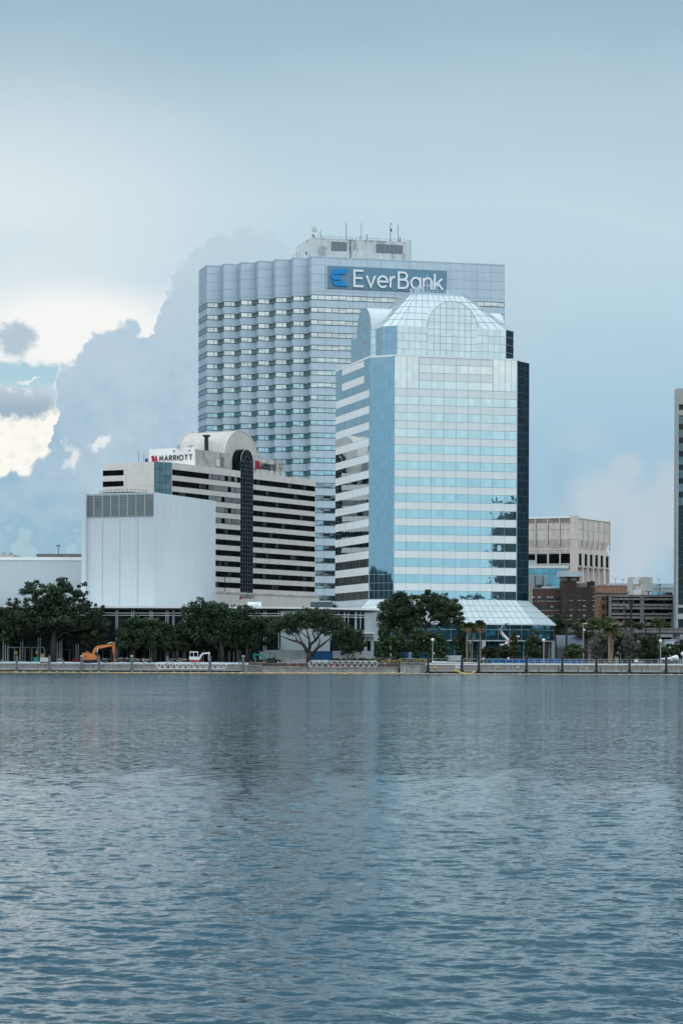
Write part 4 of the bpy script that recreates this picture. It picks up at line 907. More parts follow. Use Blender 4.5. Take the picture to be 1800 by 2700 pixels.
# ================================================================ BUILDINGS ON THE RIGHT
def brutal():
    Yc = 860.; K = at(1516, 1361.4, Yc); Fb = Fr(K.x, K.y, 62); dz = -GZ; TOP = K.z+dz
    R_ = root('concrete_office', 'pale concrete office block flaring out at the top over dark square windows', 'office block', (K.x, K.y, GZ), 62)
    XR = Fb.hit(1605, 1376, 'y', 0)[0]; YL = Fb.hit(1370, 1367, 'x', 0)[1]; YL = max(YL, 22)
    zo = Fb.hit(1516, 1446, 'x', 0)[2]+dz; zw = Fb.hit(1516, 1493, 'x', 0)[2]+dz
    w = MB(); ins = 1.0
    rect = lambda i: [(i,i),(XR-i,i),(XR-i,YL-i),(i,YL-i)]
    P = lambda r, z: [(x,y,z) for x, y in r]
    zk = zo+3.2
    w.loft(P(rect(0), zk), P(rect(0), TOP)); w.loft(P(rect(ins), zo), P(rect(0), zk)); w.add(P(rect(0), TOP-.3), [(0,1,2,3)])
    w.loft(P(rect(.25), zw), P(rect(.25), zo)); w.add(P(rect(.25), zo)+P(rect(ins),zo), [(0,1,5,4),(1,2,6,5),(2,3,7,6),(3,0,4,7)])
    w.prism(rect(1.3), 0, zw, 0); w.add(P(rect(.25), zw), [(3,2,1,0)])
    # corner pier and ribs
    w.box(-.25, -.25, zk, 1.9, 1.9, TOP+.3, 0); w.box(-.15, -.15, zo, 1.8, 1.8, zk, 0); w.box(-.1,-.1, 0, 1.9, 1.9, zo, 0)
    w.build('wall', [M['conc_l']], R_, world=False)
    yj = [Fb.hit(u, 1400, 'x', 0)[1] for u in (1475, 1443, 1411, 1379)]
    yw = [Fb.hit(u, 1475, 'x', 0)[1] for u in (1490, 1459, 1427, 1396)]
    s = MB()
    for y in yj: s.box(-.03, y-.28, zo+1, .01, y-.10, TOP-.2, 1); s.box(-.30, y-.10, zo+1.6, .01, y+.22, TOP-.1, 0); s.box(-.02, y-.2, zw, .24, y+.1, zo, 0)
    s.box(-.35, 1.9, TOP-.5, .0, YL, TOP+.2, 2)
    for y0, y1 in zip([1.9]+[y+.3 for y in yj[:-1]], [y-.3 for y in yj]): s.box(-.18, y0+.2, TOP-1.9, .0, y1-.2, TOP-.6, 3)
    s.build('rib', [M['conc_l'], M['eb_joint'], M['tw_white'], M['stone']], R_, world=False)
    xs = [Fb.hit(u, 1400, 'y', 0)[0] for u in (1522+i*13.9 for i in range(7))]
    s = MB()
    for x in xs[1:]: s.box(x-.25, -.30, zo+.4, x+.25, .0, TOP-.4, 0); s.box(x-.35, -.05, 0, x+.35, 1.31, zw, 0)
    s.box(1.9, -.35, TOP-.5, XR+.1, .0, TOP+.15, 1)
    s.build('rib', [M['conc_l'], M['tw_white']], R_, world=False)
    for y in yw:
        q = MB(); a = 1.75*1.1; q.box(.10, y-.1-a, zw+1.0, .26, y+a-.1, zo-1.7, 0)
        for i in range(6): q.box(.06, y-.1-a, zw+1.2+i*.85, .10, y+a-.1, zw+1.27+i*.85, 1)
        q.box(-.05, y-.4-a, zw+.7, .3, y-.1-a, zo-1.3, 2); q.box(-.05, y+a-.1, zw+.7, .3, y+a+.2, zo-1.3, 2); q.box(-.05, y-.1-a, zw+.7, .3, y+a-.1, zw+1.0, 2)
        q.build('window', [M['mglass'], M['black'], M['conc_l']], R_, world=False)
    for u in (1526, 1541, 1555, 1569, 1583, 1597):
        x = Fb.hit(u, 1475, 'y', .2)[0]; q = MB(); q.box(x-.2, .10, zw+.5, x+1.5, .26, zo-1.6, 0); q.box(x+1.5, -.15, zw+.3, x+2.3, .28, zo-1.3, 1); q.build('window', [M['mglass'], M['conc_l']], R_, world=False)
    q = MB(); q.band([(.25,YL),(.25,.25),(XR,.25)], zw-.35, zw, .1); q.band([(0,YL),(0,0),(XR,0)], zo+6.5, zo+6.6, .05); q.build('shadow_joint', [M['conc']], R_, world=False)
brutal()

def boxb(name, label, cat, Yd, u0, u1, v0, v1, m_, depth=15., vtop=None):
    a = at(u0, v0, Yd); b = at(u1, v0, Yd); R_ = root(name, label, cat, ((a.x+b.x)/2, Yd, GZ)); z1 = max(a.z, b.z); z0 = GZ if v1 is None else at(u0, v1, Yd).z
    s = MB(); s.box(a.x, Yd, z0, b.x, Yd+depth, z1); s.build('wall', [m_], R_); return R_, a, b, z1

def right_side():
    # teal glass block with white roof
    Yd = 800.; R_, a, b, z1 = boxb('glass_office', 'low teal glass block with a flat white roof, in front of the pale concrete office', 'office block', Yd, 1380, 1480, 1499, None, M['bglass'])
    s = MB(); q = at(1496, 1496, Yd); s.box(a.x-2, Yd-2, z1, q.x, Yd+15, z1+.9); s.build('roof', [M['whitep']], R_)
    s = MB(); q = at(1414, 1477, Yd); s.box(a.x-1, Yd-.5, z1+.9, q.x, Yd+6, q.z); s.build('roof_house', [M['grey']], R_)
    s = MB(); s.mull([(a.x,Yd),(b.x,Yd)], 10, z1, 2., .06, .03); 
    for v in (1513, 1525, 1541): z = at(1440, v, Yd).z; s.box(a.x, Yd-.05, z-.1, b.x, Yd-.01, z+.1)
    s.build('mullions', [M['joint_soft']], R_)
    R_, a, b, z1 = boxb('plant_house', 'plain grey rendered plant block beside the dark corner of the glass tower', 'building', 770., 1380, 1439, 1516, None, M['grey'], 8)
    s = MB()
    for u in (1410, 1431): x = at(u, 1530, 770).x; s.cyl(x, 769.8, 15, z1-.2, .12, 6)
    x = at(1420, 1538, 770).x; s.box(x-.8, 769.2, z1-3.2, x+1.2, 769.9, z1-2.9); s.box(x-.3, 769.2, z1-4.5, x+.3, 769.9, z1-3.2); s.build('pipe', [M['eb_joint']], R_)
    # brick buildings
    def wins(R_, Yd, us, vs, w, h, par=None, sill=True):
        for u in us:
            for v in vs:
                a = at(u, v, Yd); q = MB(); q.box(a.x-w/2, Yd-.03, a.z-h, a.x+w/2, Yd+.05, a.z, 0)
                q.box(a.x-w/2, Yd-.07, a.z-h*.5-.05, a.x+w/2, Yd-.03, a.z-h*.5+.05, 1)
                if rnd.random() < .4: q.box(a.x-w/2+.08, Yd-.05, a.z-h*.42, a.x+w/2-.08, Yd-.031, a.z-.05, 2)
                if sill: q.box(a.x-w/2-.1, Yd-.15, a.z-h-.2, a.x+w/2+.1, Yd-.01, a.z-h, 2)
                q.build('window', [M['win'], M['brick'], M['sill']], R_)
    Yd = 742.; R_, a, b, z1 = boxb('brick_building', 'reddish brown brick building with paired dark windows behind the glass skirt roof', 'building', Yd, 1391, 1479, 1551, None, M['brick_r'])
    wins(R_, Yd, (1400.5, 1405, 1420.5, 1430, 1444, 1454, 1466, 1475.5), (1572, 1596.5, 1621), .95, 1.35)
    s = MB(); s.box(a.x, Yd-.1, z1-.3, b.x, Yd+.3, z1+.05); s.build('coping', [M['stone']], R_)
    s = MB(); q0 = at(1429, 1548, Yd+1); q1 = at(1458, 1548, Yd+1); s.box(q0.x, Yd+1, z1-.1, q1.x, Yd+4, z1+.5); s.build('skylight', [M['whitep']], R_)
    Yd = 738.; R_, a, b, z1 = boxb('brick_building', 'dark brown brick building with a pale boxed plant room on its roof', 'building', Yd, 1479, 1577.5, 1548, None, M['brick'])
    wins(R_, Yd, (1504.5, 1526, 1539, 1564.5), (1570, 1595, 1620), .8, 1.35)
    for u in (1504.5, 1531, 1564): q = at(u, 1560, Yd); s = MB(); s.box(q.x-.18, Yd-.02, q.z-.2, q.x+.18, Yd+.1, q.z+.2); s.build('vent', [M['black']], R_)
    z = lambda v: at(1500, v, Yd+2).z; x = lambda u: at(u, 1530, Yd+2).x
    s = MB(); s.box(x(1479.5), Yd+2, z1-.1, x(1519), Yd+9, z(1531)); s.build('stair_house', [M['brick']], R_)
    s = MB(); s.box(x(1479.5), Yd+2.2, z(1531), x(1527), Yd+8.8, z(1522), 0); s.box(x(1494), Yd+2.1, z(1531), x(1504), Yd+2.2, z(1522), 1); s.box(x(1520), Yd+2.1, z(1533), x(1525), Yd+2.2, z(1522), 1); s.build('penthouse_wall', [M['stone'], M['black']], R_)
    s = MB(); s.box(x(1473), Yd+1.2, z(1520.5), x(1534), Yd+10, z(1507)); 
    s.build('plant_screen', [mat('pale_screen', (.50,.58,.62), .5, 0, .1, .5)], R_)
    s = MB(); s.box(x(1547), Yd+2, z(1545), x(1567), Yd+4, z(1533)); s.box(x(1558), Yd+2.5, z(1533), x(1563), Yd+3.5, z(1531)); s.build('tank', [M['piling_k']], R_)
    s = MB(); s.box(x(1520), Yd+2, z1-.1, x(1547), Yd+6, z(1537)); s.box(x(1522), Yd+1.95, z(1545), x(1526), Yd+2, z(1539), 1); s.build('roof_house', [M['stone'], M['black']], R_)
    # tan building: narrow face towards us, long side going back
    Yd = 736.; a = at(1577.5, 1545, Yd); Fb = Fr(a.x, a.y, 28); R_ = root('brick_building', 'tan and orange brick corner building with a stone cornice, left of the car park', 'building', (a.x, a.y, GZ), 28); dz = -GZ
    zt = a.z+dz; x1 = Fb.hit(1598, 1560, 'y', 0)[0]; x2 = Fb.hit(1652, 1560, 'y', 0)[0]
    s = MB(); s.prism([(0,0),(x2,0),(x2,12),(0,12)], 0, zt-1.6, 0); s.build('wall', [M['brick_t']], R_, world=False)
    s = MB(); s.prism([(x1,-.12),(x2,-.12),(x2,0),(x1,0)], 0, zt-3, 0); s.build('stone_front', [M['stone']], R_, world=False)
    s = MB(); s.prism([(-.4,-.5),(x2+.4,-.5),(x2+.4,12),(-.4,12)], zt-2.0, zt-1.6, 0); s.prism([(-.15,-.2),(x2+.1,-.2),(x2+.1,12),(-.15,12)], zt-3.2, zt-2.6, 0); s.build('cornice', [M['stone']], R_, world=False)
    s = MB(); s.prism([(0,0),(x2,0),(x2,12),(0,12)], zt-1.6, zt+.1, 0)
    for i in range(9): s.box(i*x2/9+.2, -.15, zt-.1, i*x2/9+.8, .2, zt+.4)
    s.build('parapet', [M['brick_t']], R_, world=False)
    for v in (1569, 1594, 1619):
        for u, w_ in ((1589.5, .55), (1600.5, .9), (1618, .9), (1634, .9)):
            p = Fb.hit(u, v, 'y', -.13); q = MB(); q.box(p[0]-w_/2, -.16, p[2]+dz-1.5, p[0]+w_/2, .03, p[2]+dz); q.build('window', [M['win']], R_, world=False)
    # grey hall behind, mottled block
    R_, a, b, z1 = boxb('grey_hall', 'long light grey hall with a pale flat roof behind the open car park', 'building', 790., 1600, 1830, 1539, None, M['grey'], 30)
    s = MB(); s.box(a.x, 789.8, z1-1.3, b.x, 790, z1); s.build('parapet', [M['eb_wall']], R_)
    for u, v in ((1621, 1526), (1641, 1528), (1736, 1527)): p = at(u, v, 791); q = MB(); q.cyl(p.x, 791, z1-.2, p.z, .06, 5); q.bar((p.x-.7,791,p.z), (p.x+.5,791,p.z), .12); q.build('lamp', [M['eb_joint']], R_)
    Yd = 757.; K = at(1697.5, 1521, Yd); Fb = Fr(K.x, K.y, 40); R_ = root('lift_block', 'mottled off-white windowless block rising behind the open car park', 'building', (K.x, K.y, GZ), 40)
    xr = Fb.hit(1719, 1522, 'y', 0)[0]; yl = Fb.hit(1653, 1521, 'x', 0)[1]; zt = K.z+dz
    s = MB(); s.prism([(0,0),(xr,0),(xr,yl),(0,yl)], 0, zt); s.build('wall', [M['conc_m']], R_, world=False)
    s = MB(); s.box(-.3, yl*.30, zt-2.2, 0, yl*.62, zt-.5); s.box(-.3, yl*.15, zt-6.2, 0, yl*.60, zt-3.9); s.build('sign_board', [M['tw_white']], R_, world=False)
    # open car park
    Yd = 728.; x0 = at(1608, 1600, Yd).x; x1 = at(1778, 1600, Yd).x; R_ = root('parking_garage', 'open-sided grey concrete car park with four dark deck openings', 'car park', ((x0+x1)/2, Yd, GZ))
    zz = lambda v: at(1690, v, Yd).z; xx = lambda u: at(u, 1600, Yd).x
    s = MB(); s.box(x0, Yd+2, GZ, x1, Yd+22, zz(1570)); s.build('interior', [M['voidd']], R_)
    for v0, v1 in ((1568, 1574), (1577, 1582), (1592, 1598.5), (1601, 1606.5), (1616.5, 1622), (1625.5, 1631), (1641, 1650)):
        s = MB(); s.box(x0, Yd-.2, zz(v1), x1, Yd+2.2 if v0 != 1568 else Yd+22, zz(v0)); s.build('deck_beam', [M['conc_g']], R_)
    for u0, u1 in ((1605, 1610), (1686, 1696), (1772, 1778), (1768, 1772)):
        s = MB(); v_t = 1616 if u0 == 1768 else 1568; s.box(xx(u0), Yd-.5, GZ, xx(u1), Yd+2.25, zz(v_t)); s.build('column', [M['conc_g']], R_)
    for v in (1584, 1608, 1633):
        s = MB(); s.box(xx(1640), Yd+1, zz(v+8), xx(1648), Yd+1.9, zz(v)); s.build('stair_wall', [M['brick_t']], R_)
        s = MB(); s.box(xx(1611), Yd+1.2, zz(v+8), xx(1634), Yd+1.9, zz(v)); s.build('stair_wall', [M['conc_g']], R_)
    s = MB()
    for u, v in ((1702,1583.5),(1734,1583),(1749,1586),(1668,1584),(1722,1614),(1765,1615),(1762,1583)): p = at(u, v, Yd+1.5); s.box(p.x-.25, Yd+1.3, p.z-.1, p.x+.25, Yd+1.9, p.z+.12)
    s.build('ceiling_fitting', [M['whitep']], R_)
    s = MB(); s.box(xx(1720), Yd+3, zz(1568), xx(1775), Yd+4, zz(1561)); s.build('roof_screen', [M['bglass']], R_)
    p = at(1708, 1560, Yd+1); s = MB(); s.cyl(p.x, Yd+1, zz(1568), p.z, .15, 6); s.bar((p.x-.9,Yd+1,p.z), (p.x+.9,Yd+1,p.z), .2); s.build('lamp', [M['black']], R_)
    p = at(1738, 1543, Yd+1); s = MB(); s.cyl(p.x, Yd+1, zz(1568), p.z, .12, 6); s.bar((p.x-1,Yd+1,p.z-.2), (p.x+.4,Yd+1,p.z+.3), .22); s.build('lamp', [M['piling_k']], R_)
    # right-hand tower
    Yd = 715.; x0 = at(1782.5, 1100, Yd).x; zt = at(1780, 1024, Yd).z; R_ = root('right_tower', 'tall concrete-framed office tower cut off by the right edge of the view', 'skyscraper', (x0+12, Yd, GZ))
    x1 = at(1788, 1100, Yd).x; xe = x0+30; zz = lambda v: at(1790, v, Yd).z
    s = MB(); s.box(x0, Yd, GZ, x1, Yd+5, zt); s.box(x1, Yd, zz(1066), xe, Yd+5, zt)
    s.box(x1, Yd+.02, zz(1095), xe, Yd+4, zz(1081)); s.box(x1, Yd+.1, zz(1602), xe, Yd+4, zz(1595)); s.box(x1, Yd+.1, zz(1632), xe, Yd+4, zz(1618))
    s.build('frame', [mat('tower_frame', (.38,.39,.40), .8, 0, .06, .3, .08)], R_)
    s = MB()
    for i in range(14): z = zz(1140+i*36.); s.box(x0-.02, Yd-.03, z-.03, x1, Yd+.01, z+.03)
    s.build('joints', [M['conc_g']], R_)
    s = MB(); s.box(x1, Yd+1.4, GZ, xe, Yd+4.5, zz(1066)); s.build('curtain_wall', [M['tglass']], R_)
    for i in range(15):
        v = 1096+i*35.7
        s = MB(); s.box(x1, Yd+1.3, zz(v+21), xe, Yd+1.39, zz(v), 0 if i < 7 else 1); s.box(x1, Yd+1.25, zz(v+.6), xe, Yd+1.39, zz(v-.6), 2); s.box(x1, Yd+1.25, zz(v+21.6), xe, Yd+1.39, zz(v+20.6), 2)
        s.build('window_band', [M['tglass2'], M['tglass'], M['eb_joint']], R_)
    # elevated rail track and things beneath
    Yd = 700.; x0 = at(1498, 1660, Yd).x; x1 = at(1900, 1660, Yd).x; zz = lambda v: at(1690, v, Yd).z
    R_ = root('elevated_track', 'dark grey concrete elevated track crossing in front of the car park', 'viaduct', ((x0+x1)/2, Yd, GZ))
    s = MB(); s.box(x0, Yd, zz(1668), x1, Yd+8, zz(1656)); s.box(x0, Yd-.3, zz(1658), x1, Yd+.2, zz(1655.5)); s.box(x0, Yd+.8, zz(1672), x1, Yd+7, zz(1668)); s.build('girder', [M['conc_g']], R_)
    for u in (1560, 1630, 1688, 1786): x = at(u, 1700, Yd).x; s = MB(); s.box(x-.8, Yd+2, GZ, x+.8, Yd+5, zz(1672)); s.build('pier', [M['conc']], R_)
    R_, a, b, z1 = boxb('ground_floor_pavilion', 'pale grey low building under the elevated track, with a dark strip window', 'building', 712., 1735, 1850, 1671, None, M['grey'], 3)
    s = MB(); p = at(1742, 1680, 712); q = at(1769, 1686, 712); s.box(p.x, 711.9, q.z, q.x, 712, p.z); s.build('window', [M['mglass']], R_)
    R_, a, b, z1 = boxb('service_hut', 'small light grey flat-roofed hut left of the far right pier', 'hut', 694., 1751, 1781, 1687, None, M['eb_wall'], 4)
    s = MB(); s.box(a.x-.2, 693.7, z1-.2, b.x+.2, 698.2, z1+.1); s.build('roof', [M['grey']], R_)
    # silver half-barrel
    Yd = 690.; a = at(1466, 1692, Yd); b = at(1538, 1692, Yd); zt = at(1500, 1674.5, Yd).z; r = 3.4
    R_ = root('curved_metal_hall', 'half-round silver metal roof behind the round green bush', 'shed', ((a.x+b.x)/2, Yd, GZ))
    s = MB(); n = 14; prof = [(Yd+2-r*cos(pi*i/n), zt-r+r*sin(pi*i/n)) for i in range(n+1)]
    vs = [(a.x,y,z) for y, z in prof]+[(b.x,y,z) for y, z in prof]; s.add(vs, [(i,i+1,n+2+i,n+1+i) for i in range(n)]); s.add(vs, [tuple(range(n,-1,-1)), tuple(range(n+1,2*n+2))]); s.build('roof', [M['silver']], R_, smooth=False)
    s = MB(); s.box(a.x+.1, Yd+2-r+.05, GZ, b.x-.1, Yd+2+r-.05, zt-r); s.build('wall', [mat('dark_steel_wall', (.05,.055,.06), .6)], R_)
right_side()

# ================================================================ SOUTH BANK (behind the viewer; seen only in the mirrors)
def south():
    NB = mat('near_bank_wall', (.015,.045,.062), .5, 0, .3, .05)
    for x, y, w, dd, h, lab in ((673,-150,98,30,108,'dark glazed riverside tower on the near bank, tallest of the near-bank blocks'), (575,-150,95,40,42,'dark mid-rise block beside the tall near-bank tower'), (250,-130,80,30,22,'low dark riverside block on the near bank'), (-1430,-150,90,30,62,'grey mid-rise block far left on the near bank'), (-1365,-150,22,30,84,'slim tower beside the grey block far left on the near bank'), (-1500,-150,24,30,78,'slim tower farthest left on the near bank')):
        R_ = root('near_bank_block', lab, 'building', (x, y, 2.2)); s = MB(); s.box(x-w/2, y-dd/2, 2.2, x+w/2, y+dd/2, h, 0); s.build('wall', [NB], R_)
        s = MB()
        for z in np.arange(8, h, 9.): s.box(x-w/2-.1, y-dd/2-.1, z, x+w/2+.1, y+dd/2+.1, z+1.4)
        for i in range(int(w/12)): s.box(x-w/2+i*12, y+dd/2+.1, 2.2, x-w/2+i*12+1.2, y+dd/2+.4, h)
        s.build('floor_slab', [mat('near_bank_slab', (.06,.10,.12), .8)], R_)
south()

# ================================================================ RIVERSIDE
def wall_run():
    def W_(name, label, us, y0, y1, v, m_, v2=None):
        x0 = at(us[0], 1760, y0).x; x1 = at(us[1], 1760, y0).x; R_ = root(name, label, 'river wall', ((x0+x1)/2, y0, 0))
        z = at((us[0]+us[1])/2, v, y0).z; s = MB(); s.box(x0, y0, -1.5, x1, y1, z-.28, 0); s.build('wall', [m_], R_)
        s = MB(); s.box(x0, y0-.15, z-.28, x1, y1, z, 0); s.build('coping', [M['conc'] if v2 is None else v2], R_); return R_, x0, x1, z
    W_('river_wall', 'stained grey concrete river wall behind the left floating dock', (-300, 655), 630.2, 631.4, 1750, M['conc'])
    W_('river_wall', 'short dark stained wall end beside the leftmost cones', (655, 690), 629.5, 631.4, 1753, M['conc_g'], M['conc'])
    W_('river_wall', 'low pale concrete quay wall below the second gangway', (690.3, 1049), 626.6, 631.3, 1758, M['conc'], M['conc'])
    W_('river_wall', 'streaky concrete quay block left of the first black piling', (1055, 1121), 626.9, 631.3, 1752.5, mat('streaky_concrete', (.36,.345,.32), .85, 0, .2, .9, .35, stain=(.13,.12,.11), stain_amt=.7, stain_scale=.7))
    W_('river_wall', 'brownish grey river wall with a white top edge behind the right floating dock', (1121.3, 2100), 630.2, 631.4, 1751.5, mat('brown_concrete', (.27,.245,.225), .85, 0, .15, .8, .2), M['whitep'])
    R_, a, b, z = None, 0, 0, 0
    W_('river_wall', 'dark earth-stained retaining wall behind the quay gangway', (655, 1121), 631.42, 631.9, 1748.2, mat('earthy_concrete', (.11,.095,.085), .95, 0, .3, .9, .3), M['conc_g'])
    # raised white wedge kerb on the right quay
    x0 = at(1138, 1745, 631.6).x; x1 = at(1262, 1745, 631.6).x; R_ = root('ramp_wall', 'long white sloping ramp wall behind the first black pilings', 'wall', ((x0+x1)/2, 631.6, GZ))
    s = MB(); s.slab([(x0,GZ-.3),(x1,GZ-.3),(x1,at(1262,1747,631.6).z),(x0,at(1138,1743,631.6).z)], 631.5, 631.9); s.build('wall', [M['tw_white']], R_)
wall_run()
YD = 626.6
def dock(u0, u1, label):
    x0 = at(u0, 1765, YD).x; x1 = at(u1, 1765, YD).x; R_ = root('floating_dock', label, 'dock', ((x0+x1)/2, YD, 0)); zt = .98
    s = MB(); s.box(x0, YD+.15, -.3, x1, YD+3.0, zt-.35); s.build('float', [M['black']], R_)
    s = MB(); s.box(x0, YD, zt-.32, x1, YD+3.2, zt); s.build('deck', [mat('dock_edge_white', (.36,.37,.36), .8, 0, .15, .5, .2)], R_)
dock(-300, 640, 'long floating dock with a white edge on the left, lined by grey pilings')
dock(1119, 2100, 'long floating dock with a white edge on the right, lined by black pilings')

def railing(x0, x1, y, z0, h, n, parent_label, grp, infill=True, mid=False):
    R_ = root('railing', parent_label, 'railing', ((x0+x1)/2, y, z0), 0, grp)
    s = MB(); s.box(x0, y-.05, z0+h-.10, x1, y+.05, z0+h); s.build('top_rail', [M['rail']], R_)
    s = MB(); s.box(x0, y-.04, z0+.08, x1, y+.04, z0+.20); s.build('bottom_rail', [M['rail']], R_)
    if mid: s = MB(); s.box(x0, y-.04, z0+h*.45, x1, y+.04, z0+h*.45+.1); s.build('middle_rail', [M['rail']], R_)
    for i in range(n+1):
        x = x0+(x1-x0)*i/n; s = MB(); s.box(x-.05, y-.055, z0, x+.05, y+.055, z0+h-.1); s.build('post', [M['rail']], R_)
    if infill:
        s = MB()
        for i in range(int((x1-x0)/.28)): x = x0+.1+i*.28; s.box(x, y-.015, z0+.2, x+.045, y+.015, z0+h-.12)
        s.build('balusters', [M['mesh']], R_)
pil_l = [45.5, 131.5, 216, 261.5, 348, 442, 554, 641.5]
pil_r = [1128, 1217.5, 1261.5, 1387, 1481.5, 1571, 1658.5, 1755]
orl = ['leftmost', 'second', 'third', 'fourth', 'fifth', 'sixth', 'seventh', 'eighth']
def pilings():
    for grp, us, m_, cap, r in (('grey pilings along the left dock', pil_l, M['piling'], M['whitep'], .32), ('black pilings along the right dock', pil_r, M['piling_k'], M['piling_k'], .30)):
        for i, u in enumerate(us):
            back = (u == 442)
            y = YD-.45 if not back else YD+3.5; p = at(u, 1730 if us is pil_l else 1731.5, y)
            lab = ('grey concrete piling, %s along the left dock' if us is pil_l else 'black steel piling, %s along the right dock') % (orl[i] if i else 'the leftmost')
            R_ = root('piling', lab, 'piling', (p.x, y, 0), 0, grp)
            s = MB(); s.cyl(p.x, y, -2, p.z, r, 12); s.build('shaft', [m_], R_)
            s = MB()
            if us is pil_l and i in (2, 4, 7): s.cyl(p.x, y, p.z-.05, p.z+.14, r+.05, 12); s.build('cap', [cap], R_)
            elif us is pil_l: s.cyl(p.x, y, p.z-.02, p.z+.5, r*.95, 12, 0, .08); s.build('cap', [M['piling_k']], R_)
            else: s.cyl(p.x, y, p.z-.02, p.z+.42, r*1.02, 12, 0, .05); s.build('cap', [m_], R_)
            if us is pil_r:
                s = MB(); s.box(p.x-.45, y+.2, .9, p.x+.45, y+.75, 1.15); s.build('collar', [M['piling_k']], R_)
pilings()
X5 = lambda u: at(u, 1760, YD+.3).x
names = ['first', 'second', 'third', 'fourth', 'fifth', 'sixth', 'seventh', 'eighth', 'ninth']
def rails():
    segs = [(-60, 41), (52, 127), (137, 212), (221, 243), (266, 306), (308, 343), (353, 408)]
    for i, (a, b) in enumerate(segs):
        railing(X5(a), X5(b), YD+.3, .98, 1.46, max(2, round((b-a)/14)), 'white railing on the left dock, %s section from the left' % names[i], 'railings on the left dock')
    railing(X5(607), X5(638), YD+3.4, 1.3, 1.1, 3, 'short white railing at the right end of the left dock', None, False)
    segs = [(1263+2, 1304), (1306, 1350), (1352, 1383), (1391, 1440), (1442, 1477), (1487, 1531), (1533, 1567), (1575, 1622), (1624, 1654), (1669, 1713), (1715, 1750), (1761, 1812)]
    o2 = ['first', 'second', 'third', 'fourth', 'fifth', 'sixth', 'seventh', 'eighth', 'ninth', 'tenth', 'eleventh', 'twelfth']
    for i, (a, b) in enumerate(segs):
        railing(X5(a), X5(b), YD+.3, .98, 1.46, max(2, round((b-a)/14)), 'pale fence panel on the right dock, %s from the left' % o2[i], 'fence panels on the right dock')
    Q = lambda u: at(u, 1745, 630.6).x
    segs = [(1056, 1124), (1131, 1214), (1221, 1258), (1265, 1384), (1391, 1478), (1485, 1567), (1575, 1655), (1662, 1752), (1759, 1830)]
    for i, (a, b) in enumerate(segs):
        railing(Q(a), Q(b), 630.6, 2.62, 1.22, max(2, round((b-a)/17)), 'white open railing on top of the right river wall, %s section from the left' % names[i], 'open railings on the right river wall', False, a > 1300)
rails()

def gangway(u0, u1, v0, v1, y, label):
    a = at(u0, v1, y); b = at(u1, v1, y); x0, x1 = a.x, b.x; z0 = (a.z+b.z)/2; h = at(u0, v0, y).z-a.z; R_ = root('gangway', label, 'gangway', ((x0+x1)/2, y, z0))
    for k_, yy in enumerate((y-.7, y+.7)):
        s = MB(); s.bar((x0+.9,yy,z0+h), (x1-.9,yy,z0+h), .15); 
        for sx, e in ((1, x0), (-1, x1)):
            pts = [(e+sx*.9,yy,z0+h), (e+sx*.35,yy,z0+h*.88), (e+sx*.05,yy,z0+h*.58), (e+sx*.25,yy,z0+h*.3), (e+sx*.7,yy,z0)]
            s.tube(pts, .075, 6)
        s.bar((x0+.6,yy,z0+.05), (x1-.6,yy,z0+.05), .18)
        n = 11; L = (x1-x0-1.4)/n
        for i in range(n):
            xa = x0+.7+i*L; s.bar((xa,yy,z0+.05), (xa+L/2,yy,z0+h), .085); s.bar((xa+L/2,yy,z0+h), (xa+L,yy,z0+.05), .085)
        s.build('side_truss', [M['whitep']], R_)
    s = MB(); s.box(x0+.6, y-.65, z0-.02, x1-.6, y+.65, z0+.08); s.build('walkway', [M['mesh']], R_)
gangway(413, 598, 1746.5, 1763.5, YD+.6, 'white truss gangway lying on the left dock below the small white excavator')
gangway(812, 996, 1743, 1759.3, 628.6, 'white truss gangway lying on the quay below the spreading live oak')

def booms():
    def boom(u0, u1, yv, m_, label, r=.16):
        x0 = at(u0, 1770, yv).x; x1 = at(u1, 1770, yv).x; R_ = root('floating_boom', label, 'boom', ((x0+x1)/2, yv, 0)); n = int((x1-x0)/2)
        s = MB(); pts = [(x0+(x1-x0)*i/n, yv+.12*sin(i*.9), .06+.02*sin(i*1.7)) for i in range(n+1)]; s.tube(pts, r, 8); s.build('float_tube', [m_], R_)
        for i in range(0, n, 1):
            if rnd.random() < .75 and x0+(x1-x0)*(i+.5)/n > -90: x = x0+(x1-x0)*(i+.5)/n; s = MB(); s.ball(x, yv, .16, r*1.35, 0, (1.8,1,.8), 8, 4); s.build('buoy', [M['boomw']], R_)
    boom(-80, 690, YD-1.6, M['boom'], 'long yellow floating boom along the left dock', .2)
    boom(690, 1070, YD-1.2, M['boom'], 'orange-yellow floating boom along the middle quay wall', .26)
    boom(1072, 1800, YD-1.6, M['boomw'], 'faded whitish floating boom along the right dock', .13)
    y = YD-1.1; a = at(1196, 1770, y).x; b = at(1253, 1770, y).x; R_ = root('boom_bundle', 'bright yellow folded boom on the water by the second black piling', 'boom', ((a+b)/2, y, 0))
    s = MB(); s.tube([(a,y,.9),(a+.8,y,.75),(a+1.8,y,.3),(a+3.2,y,.2),(b-1,y,.2),(b-.4,y,.5),(b,y,.8)], [.25,.3,.24,.2,.2,.28,.2], 8); s.build('folded_tube', [mat('bright_yellow_boom', (.50,.40,.12), .7)], R_)
booms()

